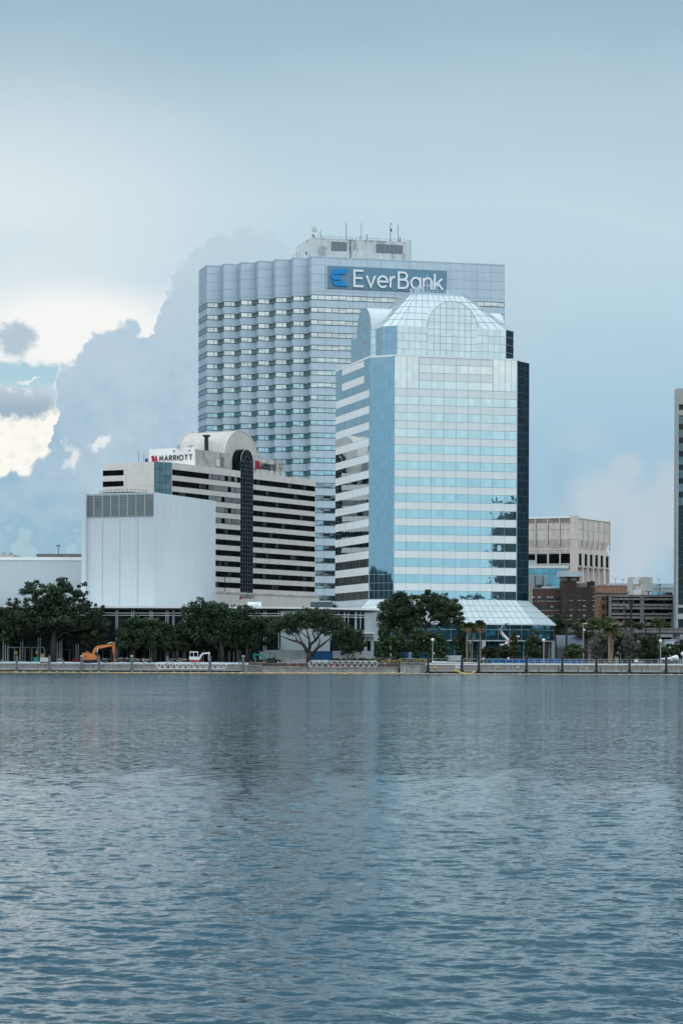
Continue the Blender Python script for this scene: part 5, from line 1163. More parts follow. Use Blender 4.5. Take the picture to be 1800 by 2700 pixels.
# ---- construction things
def cone(u, v0, v1, y, kind, label):
    a = at(u, v1, y); h = at(u, v0, y).z-a.z; R_ = root('traffic_cone' if kind == 'cone' else 'delineator_post', label, 'traffic cone' if kind == 'cone' else 'marker post', (a.x, y, a.z), 0, 'traffic cones' if kind == 'cone' else 'orange marker posts')
    s = MB()
    if kind == 'cone': s.cyl(a.x, y, a.z, a.z+h, h*.22, 10, 0, .04)
    else: s.cyl(a.x, y, a.z, a.z+h, .09, 8)
    s.build('body', [M['cone']], R_)
    s = MB(); s.box(a.x-.22, y-.22, a.z-.01, a.x+.22, y+.22, a.z+.06); s.build('base', [M['black'] if kind != 'cone' else M['cone']], R_)
    s = MB(); s.cyl(a.x, y, a.z+h*.55, a.z+h*.75, h*.12 if kind == 'cone' else .10, 8, 0, h*.08 if kind == 'cone' else .10); s.build('reflective_band', [M['whitep']], R_)
yq = 628.
for a in ((6, 1737, 1748, 632, 'post', 'orange and white post at the far left edge behind the dock railing'), (168.5, 1738, 1750, 632, 'cone', 'pink and white cone right of the large oak trunk'), (378.5, 1735, 1752, 632, 'post', 'red marker post between the orange excavator and the left gangway'),
          (406.5, 1753, 1765, YD+.8, 'cone', 'red cone at the left end of the left gangway'), (632, 1742, 1751, 632, 'cone', 'orange cone left of the rightmost grey piling'), (647.5, 1744, 1755, 631.8, 'post', 'cream and orange post just right of the rightmost grey piling'),
          (659.5, 1743, 1755, 632, 'cone', 'larger red cone, left one of the cone cluster'), (663, 1747, 1756, 631.8, 'cone', 'red cone with a white band, in the middle of the cluster'), (666, 1745, 1757, 631.6, 'post', 'red post in the cone cluster by the dark wall end'),
          (671.5, 1744, 1755, 632, 'post', 'slim orange post right of the cone cluster'), (674, 1745, 1755, 631.7, 'cone', 'small orange cone right of the cone cluster'), (733, 1742, 1752, 632, 'post', 'orange post below the dark mini excavator'), (750.5, 1743, 1758, 631.5, 'post', 'red post, left of the first pair on the white board'),
          (759.8, 1742, 1759, 631.2, 'post', 'thick red post, right of the first pair on the white board'), (776.5, 1741, 1757, 631.5, 'post', 'red post, left of the second pair on the white board'), (783.8, 1741, 1758, 631.2, 'post', 'red post, right of the second pair on the white board'),
          (817.5, 1745, 1759, 629.6, 'post', 'orange post at the left end of the quay gangway'), (877, 1746, 1758, 629.6, 'cone', 'orange cone behind the middle of the quay gangway'), (908, 1747, 1758, 629.6, 'cone', 'faded orange cone behind the quay gangway right of the middle'), (1014.5, 1744, 1758, 629.6, 'post', 'lone orange post right of the quay gangway')):
    cone(*a)

def slabt(name, lab, cat, parts, Yd, deep=.5, group=None):
    xs = [at(u, v, Yd).x for _, pts, _, _, _ in parts for u, v in pts]
    R_ = root(name, lab, cat, (sum(xs)/len(xs), Yd, GZ), 0, group)
    for pn, pts, m_, y0, y1 in parts:
        s = MB(); P_ = [at(u, v, Yd) for u, v in pts]; s.slab([(p.x, p.z) for p in P_], Yd+y0, Yd+y1); s.build(pn, [m_], R_)
    return R_
def diggers():
    Yd = 634.
    X = lambda x, y: (200+x/7.84, 1660+y/7.84)
    R_ = slabt('excavator', 'large orange excavator with its arm reaching down to the right', 'excavator', [
        ('engine_body', [X(150,482),X(345,488),X(395,520),X(438,560),X(440,618),X(270,632),X(160,632),X(140,500)], M['orange'], -1.2, 1.2),
        ('boom', [X(345,480),X(365,420),X(420,352),X(480,328),X(560,318),X(748,300),X(752,345),X(600,372),X(470,398),X(425,430),X(395,500)], M['orange'], -.3, .3),
        ('stick', [X(765,255),X(812,255),X(818,420),X(806,600),X(798,668),X(788,600),X(760,440),X(750,330)], M['orange2'], -.28, .28),
        ('undercarriage', [X(165,628),X(430,620),X(440,690),X(170,690)], M['black'], -1.3, 1.3),
        ('bucket_tip', [X(792,600),X(808,600),X(806,690),X(796,690)], M['orange'], -.5, .5)], Yd)
    s = MB(); a = at(*X(530,322), Yd); b = at(*X(755,262), Yd); s.bar((a.x,Yd-.1,a.z), (b.x,Yd-.1,b.z), .13); c = at(*X(668,286), Yd); s.bar((c.x,Yd-.14,c.z), (b.x,Yd-.14,b.z), .2, mi=1); s.build('hydraulic_ram', [M['black'], M['whitep']], R_)
    s = MB(); a = at(*X(442,462), Yd); b = at(*X(468,398), Yd); s.bar((a.x,Yd-.45,a.z), (b.x,Yd-.45,b.z), .18); s.build('hydraulic_ram', [M['whitep']], R_)
    s = MB(); a = at(*X(205,455), Yd); b = at(*X(280,482), Yd); s.box(a.x, Yd-.5, b.z, b.x, Yd+.6, a.z); s.build('engine_hood', [M['louvre']], R_)
    s = MB(); a = at(*X(275,500), Yd); b = at(*X(280,625), Yd); s.box(a.x, Yd-1.23, b.z, b.x, Yd-1.2, a.z); a = at(*X(190,530), Yd); b = at(*X(245,600), Yd); s.box(a.x, Yd-1.23, b.z, b.x, Yd-1.2, a.z); s.build('door_seam', [M['orange2']], R_)
    # small white excavator
    Yd = 633.; X = lambda x, y: (400+x/7.84, 1660+y/7.84)
    R_ = slabt('mini_excavator', 'small white and red excavator with a cab, parked behind the left gangway', 'excavator', [
        ('body', [X(780,560),X(960,560),X(1000,610),X(985,628),X(780,622)], M['whitep'], -.8, .8),
        ('counterweight', [X(780,624),X(985,630),X(1000,668),X(785,662)], M['red'], -.82, .82),
        ('cab_roof', [X(790,452),X(958,452),X(962,472),X(790,474)], M['whitep'], -.6, .6),
        ('boom', [X(975,590),X(1000,530),X(1050,480),X(1195,465),X(1212,490),X(1205,520),X(1185,498),X(1070,508),X(1035,545),X(1005,612)], M['whitep'], -.15, .15),
        ('stick', [X(1180,500),X(1210,500),X(1200,560),X(1196,640),X(1172,640),X(1170,560)], M['whitep'], -.13, .13),
        ('undercarriage', [X(800,664),X(990,668),X(990,700),X(800,700)], M['black'], -.85, .85)], Yd)
    s = MB()
    for x in (795, 872, 955):
        for yy in (-.58, .58): a = at(*X(x,472), Yd); b = at(*X(x,562), Yd); s.bar((a.x,Yd+yy,a.z), (b.x,Yd+yy,b.z), .12)
    s.build('cab_pillars', [M['whitep']], R_)
    s = MB(); a = at(*X(800,474), Yd); b = at(*X(950,560), Yd); s.box(a.x, Yd-.54, b.z, b.x, Yd+.54, a.z); s.build('cab_glass', [M['mglass']], R_)
    # green arm excavator with dark roll frame
    Yd = 634.; X = lambda x, y: (600+x/7.84, 1660+y/7.84)
    R_ = slabt('compact_excavator', 'green-armed compact excavator with an open dark cab frame, in front of the grey fence wrap', 'excavator', [
        ('boom', [X(655,520),X(700,500),X(740,540),X(815,615),X(805,632),X(740,600),X(690,560),X(655,550)], M['green'], -.15, .15),
        ('stick', [X(528,505),X(600,500),X(655,515),X(655,545),X(560,520),X(598,650),X(572,650),X(535,575)], M['green'], -.13, .13),
        ('body', [X(800,600),X(860,585),X(985,590),X(1000,690),X(815,690)], M['black'], -.7, .7),
        ('seat_cover', [X(930,560),X(985,575),X(990,640),X(930,640)], mat('dark_green', (.02,.07,.05), .6), -.5, .5)], Yd)
    s = MB()
    for yy in (-.55, .55):
        for p, q in (((858,600),(868,478)), ((868,482),(985,490)), ((985,485),(988,600))): a = at(*X(*p), Yd); b = at(*X(*q), Yd); s.bar((a.x,Yd+yy,a.z), (b.x,Yd+yy,b.z), .11)
    s.build('roll_frame', [M['black']], R_)
diggers()

def panels():
    def pan(name, lab, u0, u1, v0, v1, y, m_, posts=None, u0b=None, cat='fence', top=None):
        a = at(u0, v1, y); b = at(u1, v1, y); R_ = root(name, lab, cat, ((a.x+b.x)/2, y, GZ)); zt = at(u0, v0, y).z
        pts = [(a.x, max(GZ, a.z)), (b.x, max(GZ, b.z)), (b.x, zt)] + ([(at(u0b, v0, y).x, zt), (a.x, zt-.5)] if u0b else [(a.x, zt)])
        s = MB(); s.slab(pts, y, y+.06); s.build('panel', [m_], R_)
        n = posts or max(2, int((b.x-a.x)/2.6))
        for i in range(n+1): x = a.x+(b.x-a.x)*i/n; s = MB(); s.box(x-.04, y-.06, GZ, x+.04, y-.01, zt+.05); s.build('post', [M['fenceg'] if m_ is not M['blue'] else M['navy']], R_)
    pan('fence_wrap', 'long grey wrapped site fence left of the spreading live oak', 684, 812, 1714, 1738.5, 640, M['fenceg'], None, 700)
    pan('fence_wrap', 'dark navy site fence behind the green-armed excavator', 655, 690, 1718, 1742, 641, M['navy'])
    pan('fence_wrap', 'bright blue wrapped fence right of the live oak trunk', 818, 876, 1716.5, 1740, 638, M['blue'])
    pan('fence_wrap', 'white wrapped site fence between the blue fence and the hedge', 876.3, 985, 1716, 1738, 638.2, M['fence'])
    pan('fence_wrap', 'blue fence behind the yellow hedge', 1057, 1128, 1720, 1738, 636, M['blue'])
    pan('fence_wrap', 'grey upright board in front of the blue hedge fence', 1077, 1088, 1719, 1737, 635.7, M['fenceg'], 1)
    pan('low_wall', 'low white wall stretch left of the leftmost palm', 1133, 1218, 1728, 1742, 637, M['fence'], 8, cat='wall')
    pan('low_wall', 'low pale wall behind the yellow hedge', 985, 1057, 1730, 1738, 639, M['fence'], 6, cat='wall')
    us = [1240, 1283, 1312, 1343, 1384, 1391, 1432, 1478, 1487, 1510, 1542]
    pan('fence_wrap', 'long blue wrapped fence behind the right railings left of the black piling', 1284, 1384, 1738, 1749.5, 634, M['blue'])
    pan('fence_wrap', 'blue wrapped fence behind the railings below the globe lamp', 1391, 1478, 1736, 1748.5, 634, M['blue'])
    pan('fence_wrap', 'shorter blue wrapped fence below the round bush', 1487, 1543, 1738, 1749, 634, M['blue'])
    pan('construction_fence', 'tall thin wire site fence in front of the dark lobby', 130, 600, 1713, 1736, 645, M['voidd'], 24) if False else None
    # wire fence posts
    x0 = at(120, 1720, 643).x; x1 = at(640, 1720, 643).x; R_ = root('wire_fence', 'long thin wire site fence in front of the dark lobby', 'fence', ((x0+x1)/2, 643, GZ)); zt = at(300, 1713, 643).z
    for i in range(25): x = x0+(x1-x0)*i/24; s = MB(); s.box(x-.035, 642.96, GZ, x+.035, 643.04, zt); s.build('post', [M['fenceg']], R_)
    s = MB(); s.box(x0, 642.98, zt-.05, x1, 643.02, zt+.02); s.build('top_wire', [M['eb_joint']], R_)
    def small(name, lab, cat, u0, v0, u1, v1, y, m_, dp=.8, extra=None):
        a = at(u0, v0, y); b = at(u1, v1, y); R_ = root(name, lab, cat, ((a.x+b.x)/2, y, b.z)); s = MB()
        s.box(a.x, y, b.z, b.x, y+dp, a.z-.1); s.build('body', [m_], R_)
        s = MB(); s.box(a.x-.04, y-.04, a.z-.1, b.x+.04, y+dp+.04, a.z); s.build('lid', [extra or m_], R_); return R_
    small('storage_box', 'white site box beside the second grey piling', 'box', 106, 1733.5, 127, 1749, 632, M['fence'], 1.5)
    small('waste_bin', 'teal plastic bin left of the white site box', 'bin', 89.5, 1733, 99.5, 1745, 633, M['teal'])
    small('wooden_crate', 'brown crate on top of the white site box', 'crate', 108, 1724, 117, 1733.4, 632.3, mat('plywood', (.30,.20,.09), .8))
    small('barrier_block', 'grey concrete block right of the large oak trunk', 'block', 151, 1736, 165, 1741, 634, M['conc'])
    small('material_stack', 'dark red material stack left of the orange excavator', 'stack', 192, 1737, 213, 1746, 634, mat('dull_red', (.10,.02,.025), .8))
    small('lumber_stack', 'orange timber stack below the dark mini excavator frame', 'stack', 692, 1745, 701, 1750, 633, mat('timber', (.55,.28,.12), .8), 2)
    small('white_board', 'thin white board on the quay under the red posts', 'board', 746, 1757.3, 790, 1758.8, 629.5, M['whitep'], 1.)
    small('planter_kerb', 'low timber planter kerb at the foot of the yellow hedge', 'kerb', 1021, 1748, 1048, 1750, 633.2, mat('weathered_timber', (.28,.20,.15), .9), .4)
    s_ = [(43, 1720, 'yellow warning sign left of the left dock railings'), (98, 1720, 'yellow warning sign above the teal bin')]
    for u, v, lab in s_:
        p = at(u, v, 644); R_ = root('warning_sign', lab, 'sign', (p.x, 644, GZ)); s = MB(); s.box(p.x-.33, 643.9, p.z-.35, p.x+.33, 643.95, p.z+.35); s.build('board', [M['yellow']], R_); s = MB(); s.box(p.x-.04, 643.95, GZ, p.x+.04, 644, p.z); s.build('post', [M['black']], R_)
    for u, v0, v1, y, m_, lab in ((1205, 1754.5, 1763, YD-.05, M['whitep'], 'white notice board on the dock left of the second black piling'), (1146, 1757, 1762, 630.0, M['yellow'], 'small yellow notice on the river wall right of the first black piling'), (1311.5, 1755, 1760, YD+.1, M['yellow'], 'small yellow notice on the third fence panel of the right dock'), (1545.5, 1759.5, 1765, YD+.2, M['yellow'], 'small yellow notice on the dock fence left of the sixth black piling'), (1365, 1757, 1760.5, YD+.1, M['whitep'], 'tiny white notice left of the fourth black piling'), (1675.5, 1739, 1746, 630.4, M['whitep'], 'white notice on the open railing right of the seventh black piling'), (1745.5, 1758.5, 1766, YD+.1, mat('pinkish_board', (.66,.56,.58), .6), 'white and pink notice board on the dock at the far right')):
        p = at(u, v0, y); q = at(u, v1, y); w_ = (q.z-p.z)*-.62; R_ = root('notice', lab, 'sign', (p.x, y, q.z)); s = MB(); s.box(p.x-w_, y-.06, q.z, p.x+w_, y-.01, p.z); s.build('board', [m_], R_)
        s = MB()
        for i in range(3): zz = p.z-(p.z-q.z)*(.3+.2*i); s.box(p.x-w_*.7, y-.075, zz-.03, p.x+w_*.7, y-.06, zz+.02)
        if u in (1205, 1745.5): s.build('lettering_lines', [M['logo_red'] if u > 1700 else M['louvre']], R_)
        s = MB(); s.box(p.x-.05, y-.01, q.z-.8, p.x+.05, y+.05, q.z); s.build('post', [M['black']], R_)
    for i, (u, lab) in enumerate(((1419, 'below the skirt-side globe lamp'), (1471, 'just left of the fifth black piling'), (1523.5, 'below the round bright green bush'), (1582, 'just right of the sixth black piling'), (1637.5, 'left of the seventh black piling'), (1690.5, 'right of the seventh black piling'), (1795, 'at the right edge of the view'))):
        p = at(u, 1756, YD-.06); R_ = root('mooring_pole', 'thin black mooring pole on the right dock edge, '+lab, 'pole', (p.x, YD-.06, .9), 0, 'thin mooring poles on the right dock')
        s = MB(); s.cyl(p.x, YD-.06, .5, p.z, .05, 6); s.build('shaft', [M['black']], R_); s = MB(); s.cyl(p.x, YD-.06, .9, 1.1, .12, 8); s.build('foot', [M['black']], R_)
panels()

def lamps():
    def globe(u, v0, y, lab, r=.42):
        p = at(u, v0+3, y); R_ = root('street_lamp', lab, 'lamp', (p.x, y, GZ), 0, 'white globe lamps on the promenade'); s = MB(); s.cyl(p.x, y, GZ, p.z-.3, .11, 8); s.cyl(p.x, y, GZ, GZ+1.2, .18, 8); s.build('pole', [M['rail']], R_)
        s = MB(); s.ball(p.x, y, p.z, r, 0, seg=14, ring=9); s.build('globe', [M['whitep']], R_, smooth=True); s = MB(); s.cyl(p.x, y, p.z-.5, p.z-.25, .16, 8); s.build('collar', [M['rail']], R_)
    globe(1140, 1684, 632.5, 'white globe lamp in front of the small columnar trees')
    globe(1432.5, 1685, 632.5, 'white globe lamp before the column of the glass skirt building')
    globe(1740, 1687, 632.5, 'white globe lamp near the right edge beside the wrapped white bundle')
    globe(1798.5, 1721, 631.9, 'short white globe post cut by the right edge', .5)
    for u, v in ((1075, 1690), (1238, 1692), (1243.5, 1690)): globe(u, v, 642, {1075:'dim white globe lamp among the columnar trees', 1238:'left of two globe lamps by the palm trunks', 1243.5:'right of two globe lamps by the palm trunks'}[u], .22)
    def mast(u, v0, y, w, lab, head=None):
        p = at(u, v0, y); R_ = root('light_mast', lab, 'lamp post', (p.x, y, GZ)); s = MB(); s.cyl(p.x, y, GZ, p.z, w, 8); s.build('pole', [M['black']], R_)
        s = MB()
        if head == 'wide': s.box(p.x-.9, y-.3, p.z-.1, p.x+.9, y+.3, p.z+.35); s.cyl(p.x, y, p.z-1.2, p.z-.1, .45, 8); s.box(p.x-1.3, y-.1, p.z+.35, p.x-.3, y+.1, p.z+.7)
        else: s.bar((p.x-.1,y,p.z), (p.x+1.4,y,p.z+.05), .18)
        s.build('lamp_head', [M['black'] if head == 'wide' else M['louvre']], R_)
    mast(1492.5, 1634, 660, .26, 'black lamp post in front of the silver half-round roof')
    mast(1662.5, 1590, 680, .30, 'tall black floodlight mast in front of the car park', 'wide')
    mast(1648.5, 1600, 684, .18, 'slim black mast left of the floodlight mast')
    mast(1701.5, 1632, 668, .20, 'dark lamp post in front of the right half of the car park')
    mast(1777, 1698, 640, .30, 'short dark post among the shrubs at the right')
    p = at(1536, 1645, 662); R_ = root('street_lamp', 'thin pale street lamp rising beside the bare grey tree', 'lamp post', (p.x, 662, GZ)); s = MB(); s.cyl(p.x, 662, GZ, p.z, .10, 6); s.build('pole', [M['conc']], R_); s = MB(); s.bar((p.x,662,p.z), (p.x+1.0,662,p.z+.2), .2); s.ball(p.x+.3, 662, p.z-1.6, .3); s.build('lamp_head', [M['whitep']], R_)
lamps()

def sculpture():
    Yd = 650.; X = lambda x, y: at(1200+x/4.75, 1480+y/4.75, Yd); base = X(640, 1210)
    R_ = root('sculpture', 'twisting white, brown and pink steel sculpture in front of the glass skirt building', 'sculpture', (base.x, Yd, GZ))
    def rib(nm, pts, ws, m_):
        s = MB(); P_ = [X(*p) for p in pts]; s.tube([(p.x, Yd+.3*sin(i), p.z) for i, p in enumerate(P_)], [w*.034 for w in ws], 8); s.build(nm, [m_], R_)
    rib('upper_ribbon', [(665,780),(630,785),(590,815),(562,850),(570,885)], [3,7,9,7,9], M['brownst'])
    rib('middle_ribbon', [(562,855),(575,890),(605,930),(640,965),(660,985)], [8,11,11,10,9], M['pinkw'])
    rib('pink_ribbon', [(650,975),(675,985),(690,1005),(700,1012)], [8,12,9,3], M['pink'])
    rib('lower_ribbon', [(655,985),(650,1020),(625,1045),(585,1050),(555,1042)], [9,14,13,9,5], M['pinkw'])
    rib('foot_ribbon', [(655,1050),(680,1075),(695,1100)], [5,5,4], M['pinkw'])
    rib('curl', [(775,985),(768,960),(775,940),(798,942)], [5,5,6,7], M['whitep'])
    s = MB(); s.cyl(base.x, Yd, GZ, X(640,1045).z, .15, 8); s.build('stem', [M['black']], R_)
    Yd = 634.; p = at(1768, 1737, Yd); R_ = root('wrapped_bundle', 'white sheet-wrapped bundle bulging at its right end, beside the rightmost globe lamp', 'bundle', (p.x, Yd, GZ))
    X = lambda x, y: at(1600+x/7.84, 1660+y/7.84, Yd)
    s = MB(); P_ = [X(*q) for q in ((1100,600),(1180,605),(1290,600),(1370,575),(1420,572),(1450,600))]; s.tube([(q.x,Yd,q.z) for q in P_], [.14,.22,.30,.42,.62,.35], 10); q = X(1425,585); s.ball(q.x, Yd, q.z, .72, 0, (.8,1,1), 12, 8); s.build('sheeting', [M['whitep']], R_, smooth=True)
    s = MB(); q = X(1440,620); s.box(q.x-3.5, Yd-.3, GZ, q.x, Yd+.3, q.z-.3); s.build('trestle', [M['piling_k']], R_)
sculpture()

def person():
    p = at(1339.5, 1749, 632.2); x, y, z = p.x, 632.2, GZ
    me = bpy.data.meshes.new('person'); 
    V_ = [(0,0,.95),(0,0,1.15),(0,.0,1.38),(0,0,1.50),(0,-.02,1.60),(0,-.01,1.74), (-.19,0,1.40),(-.26,-.02,1.14),(-.24,-.12,.92), (.19,0,1.40),(.27,.03,1.13),(.26,.02,.88), (-.10,0,.88),(-.11,-.06,.50),(-.12,.05,.08),(-.12,-.10,.03), (.10,0,.88),(.12,.10,.50),(.13,.22,.10),(.13,.10,.04)]
    E_ = [(0,1),(1,2),(2,3),(3,4),(4,5),(2,6),(6,7),(7,8),(2,9),(9,10),(10,11),(0,12),(12,13),(13,14),(14,15),(0,16),(16,17),(17,18),(18,19)]
    rr = [.15,.14,.17,.06,.095,.09,.075,.05,.04,.075,.05,.04,.095,.065,.045,.04,.095,.065,.045,.04]
    me.from_pydata(V_, E_, []); ob = bpy.data.objects.new('person', me); COL.objects.link(ob); ob.location = (x, y, z)
    m_ = ob.modifiers.new('skin', 'SKIN'); 
    for v, r in zip(me.skin_vertices[0].data, rr): v.radius = (r, r*.8)
    me.skin_vertices[0].data[0].use_root = True
    ob.modifiers.new('sub', 'SUBSURF').levels = 1; ob.modifiers['sub'].render_levels = 1
    pm = bpy.data.materials.new('clothed_figure'); pm.use_nodes = True; q = N(pm.node_tree); b = q.n['Principled BSDF']; t = q.new('ShaderNodeTexCoord'); sx = q.new('ShaderNodeSeparateXYZ'); q.l.new(t.outputs['Object'], sx.inputs[0])
    q.put(b.inputs['Base Color'], q.ramp(q.m('DIVIDE', sx.outputs[2], 1.9), [(0., (.04,.04,.05,1)), (.47, (.04,.04,.05,1)), (.48, (.72,.72,.74,1)), (.79, (.72,.72,.74,1)), (.80, (.33,.2,.14,1))]))
    me.materials.append(pm); tag(ob, 'person in a white top walking behind the right railing by the blue fence', 'person')
    s = MB(); s.ball(x, y+.02, z+1.71, .115, 0, (.9,1,1.0)); h = s.build('hair', [M['black']], None, smooth=True); h.parent = ob
    h.data.transform(__import__('mathutils').Matrix.Translation((-x,-y,-z)))
person()

# ================================================================ PLANTS
def leafmesh(blobs, n, size, sub=9, spread=.38, shell=.6, seed=0, aspect=1.):
    rg = np.random.RandomState(seed); B = np.array(blobs, float); vol = (B[:,3]*B[:,4]*B[:,5])**(2/3.); pr = vol/vol.sum()
    cl = []
    for b, p in zip(B, pr):
        k_ = max(3, int(sub*len(B)*p*1.3))
        dr = rg.normal(size=(k_,3)); dr /= np.linalg.norm(dr, axis=1)[:,None]; r = shell+(1-shell)*rg.rand(k_)**.6
        r[rg.rand(k_) < .25] *= .5
        c_ = b[:3]+dr*b[3:6]*r[:,None]*.92; rad = (b[3:6].mean())*spread*rg.uniform(.6,1.2,k_)
        for q, w in zip(c_, rad): cl.append((*q, w))
    cl = np.array(cl); wt = cl[:,3]**2; idx = rg.choice(len(cl), n, p=wt/wt.sum())
    dr = rg.normal(size=(n,3)); dr /= np.linalg.norm(dr, axis=1)[:,None]
    P = cl[idx,:3]+dr*(cl[idx,3]*rg.rand(n)**.45)[:,None]*np.array([1,1,.75])
    nn = rg.normal(size=(n,3))+np.array([0,-.3,.7]); nn /= np.linalg.norm(nn, axis=1)[:,None]
    a = np.cross(nn, rg.normal(size=(n,3))); a /= np.linalg.norm(a, axis=1)[:,None]; b_ = np.cross(nn, a)
    s = size*rg.uniform(.55, 1.35, n)[:,None]; a = a*s*.5*aspect; b_ = b_*s*.32
    V_ = np.stack([P-a, P-b_*1.0+a*.1, P+a, P+b_+a*.1], 1).reshape(-1,3)
    F_ = np.arange(4*n).reshape(-1,4); mi = (rg.rand(len(cl))[idx]*.7+rg.rand(n)*.3)
    return V_, F_, mi
def mesh_np(name, V_, F_, mats, mi, parent, L=None):
    me = bpy.data.meshes.new(name); r = parent.location
    V2 = V_-np.array([r.x, r.y, r.z]); nf = len(F_)
    me.vertices.add(len(V2)); me.vertices.foreach_set('co', V2.astype(np.float32).ravel())
    me.loops.add(nf*4); me.polygons.add(nf); me.loops.foreach_set('vertex_index', F_.astype(np.int32).ravel()); me.polygons.foreach_set('loop_start', np.arange(nf, dtype=np.int32)*4)
    for m_ in mats: me.materials.append(m_)
    me.polygons.foreach_set('material_index', mi.astype(np.int32)); me.update(calc_edges=True)
    o = bpy.data.objects.new(name, me); COL.objects.link(o); o.parent = parent; return o
SEED = [1]
def tree(label, Yd, blobs, trunk, n=2500, size=.75, mats=None, cut=.72, name='broadleaf_tree', cat='tree', group=None, tw=.45, limbs=True, sub=10, spread=.38, shell=.6, forks=None, bark=None, crown=True, base_z=GZ):
    SEED[0] += 1; mats = mats or ((M['leaf1'], M['leaf2']), (M['leaf4'], M['leaf5']), (M['leaf6'], M['leaf7']))[SEED[0] % 3]
    W_ = []
    for u, v, ru, rv in blobs:
        p = at(u, v, Yd); s = Yd/FPX; dy = rnd.uniform(-.35, .35)*ru*s; W_.append((p.x, Yd+dy, p.z, ru*s, ru*s*.8, rv*s))
    tp = [at(u, v, Yd) for u, v in trunk]; b0 = tp[0]
    R_ = root(name, label, cat, (b0.x, Yd, base_z), 0, group)
    if crown:
        V_, F_, mi = leafmesh([w[:3]+tuple(r_*1.08 for r_ in w[3:]) for w in W_], int(n*2.3), size*.70, int(sub*1.3), spread*1.12, shell, SEED[0]); V_[:,2] = np.maximum(V_[:,2], base_z+.1)
        mesh_np('crown', V_, F_, mats, (mi > cut), R_)
    s = MB(); rg = random.Random(SEED[0])
    pts = [Vector((p.x, Yd, p.z)) for p in tp]; pts[0].z = base_z-.1
    rs = [tw*(1.25 if i == 0 else 1-.35*i/len(pts)) for i in range(len(pts))]
    s.tube(pts, rs, 8)
    if limbs:
        top = pts[-1]
        for w in W_:
            e = Vector(w[:3]); mid = (top+e)/2+Vector((rg.uniform(-.5,.5), rg.uniform(-.5,.5), -abs(e.x-top.x)*.12)); r0 = tw*.5
            s.tube([top-Vector((0,0,.2)), mid, e], [r0, r0*.6, r0*.25], 6)
            for _ in range(2):
                e2 = e+Vector((rg.uniform(-1,1)*w[3], rg.uniform(-1,1)*w[4], rg.uniform(-.4,.8)*w[5]))*.8; s.tube([mid, (mid+e2)/2+Vector((0,0,.3)), e2], [r0*.4, r0*.28, .05], 5)
    for fk in (forks or []):
        P_ = [at(u, v, Yd) for u, v, _ in fk]; s.tube([(p.x, Yd+(.5*i*(1 if fk[0][0]*7 % 2 else -1)), p.z) for i, p in enumerate(P_)], [w for _, _, w in fk], 7)
    s.build('trunk', [bark or M['bark']], R_, smooth=True)
    return R_
G = 1747
tree('largest oak, dark and wide with see-through top, left of the orange excavator', 637, [(95,1560,38,30),(150,1552,38,34),(165,1575,40,34),(215,1562,27,26),(120,1600,45,28),(45,1592,26,20),(195,1600,42,26),(70,1625,48,26),(235,1620,44,24),(160,1635,55,25),(262,1605,18,12),(40,1640,34,20),(255,1650,34,22),(105,1650,36,20)],
     [(141,G),(141,1710),(143,1675),(146,1650)], 8500, .85, tw=.72, sub=13, spread=.30, forks=[[(143,1670,.35),(115,1648,.25),(80,1662,.18),(55,1650,.1)],[(147,1660,.3),(175,1670,.2),(205,1655,.12)],[(143,1690,.2),(170,1668,.16),(195,1680,.1)]])
tree('dark oak cut off by the left edge of the view', 636, [(-25,1620,46,34),(15,1605,26,24),(-10,1655,44,28),(25,1640,24,26),(10,1670,22,18)], [(-20,G),(-18,1700),(-15,1665)], 3600, .8)
tree('low dark tree hanging over the right side of the orange excavator', 640, [(255,1660,26,26),(240,1690,22,22),(268,1690,18,20)], [(250,G),(250,1705)], 1500, .7, mats=(M['leaf1'],M['leaf1']))
for lab, bl, tk, nn in (
    ('dense dark tree right of the orange excavator arm', [(330,1665,26,26),(360,1650,26,22),(345,1690,32,26),(318,1690,14,20)], [(347,G),(347,1705)], 3000),
    ('dense dark tree in the middle of the left grove, above the red marker post', [(400,1650,32,24),(425,1668,28,26),(395,1685,34,26),(440,1690,26,24),(380,1640,20,14)], [(408,G),(409,1700)], 3600),
    ('dark tree between the left grove and the white excavator', [(470,1672,24,24),(455,1700,24,20),(480,1700,22,22)], [(468,G),(468,1708)], 2200)):
    tree(lab, 639, bl, tk, nn, .75, sub=12)
tree('tall broad dark oak above the small white excavator', 637, [(530,1602,34,22),(570,1603,32,20),(610,1612,30,20),(505,1625,34,26),(550,1635,42,30),(600,1645,40,30),(515,1668,38,28),(570,1678,42,28),(625,1640,22,26),(482,1650,20,20),(610,1685,30,22)],
     [(586,G),(585,1715),(580,1690)], 8500, .8, sub=13, forks=[[(585,1720,.35),(560,1690,.2),(545,1660,.12)],[(584,1715,.3),(605,1685,.2),(615,1655,.12)]], tw=.6)
for lab, bl, tk in (('shaded understorey tree behind the largest oak', [(60,1665,40,22),(100,1660,40,20),(30,1680,30,20),(130,1672,26,18)], (80,G)), ('shaded understorey tree right of the largest oak', [(180,1660,34,22),(215,1668,34,24),(165,1678,24,18)], (195,G)),
    ('shaded understorey tree behind the left grove', [(350,1672,40,24),(390,1665,40,24),(430,1678,34,24)], (385,G)), ('shaded understorey tree behind the small white excavator', [(500,1690,40,24),(540,1695,36,22),(475,1680,26,22)], (512,G)), ('shaded understorey tree behind the cone cluster', [(640,1690,34,22),(600,1700,34,20),(680,1692,26,18)], (640,G))):
    tree(lab, 643, bl, [tk, (tk[0], 1705)], 2300, .8, mats=(M['leaf1'], M['leaf1']), sub=14, tw=.2)
tree('dark oak between the broad oak and the spreading live oak', 639, [(650,1612,30,18),(680,1640,32,26),(640,1655,32,30),(700,1660,30,26),(665,1685,32,24),(720,1650,26,22),(635,1690,26,20)], [(652,G),(652,1700)], 5200, .78, sub=12)
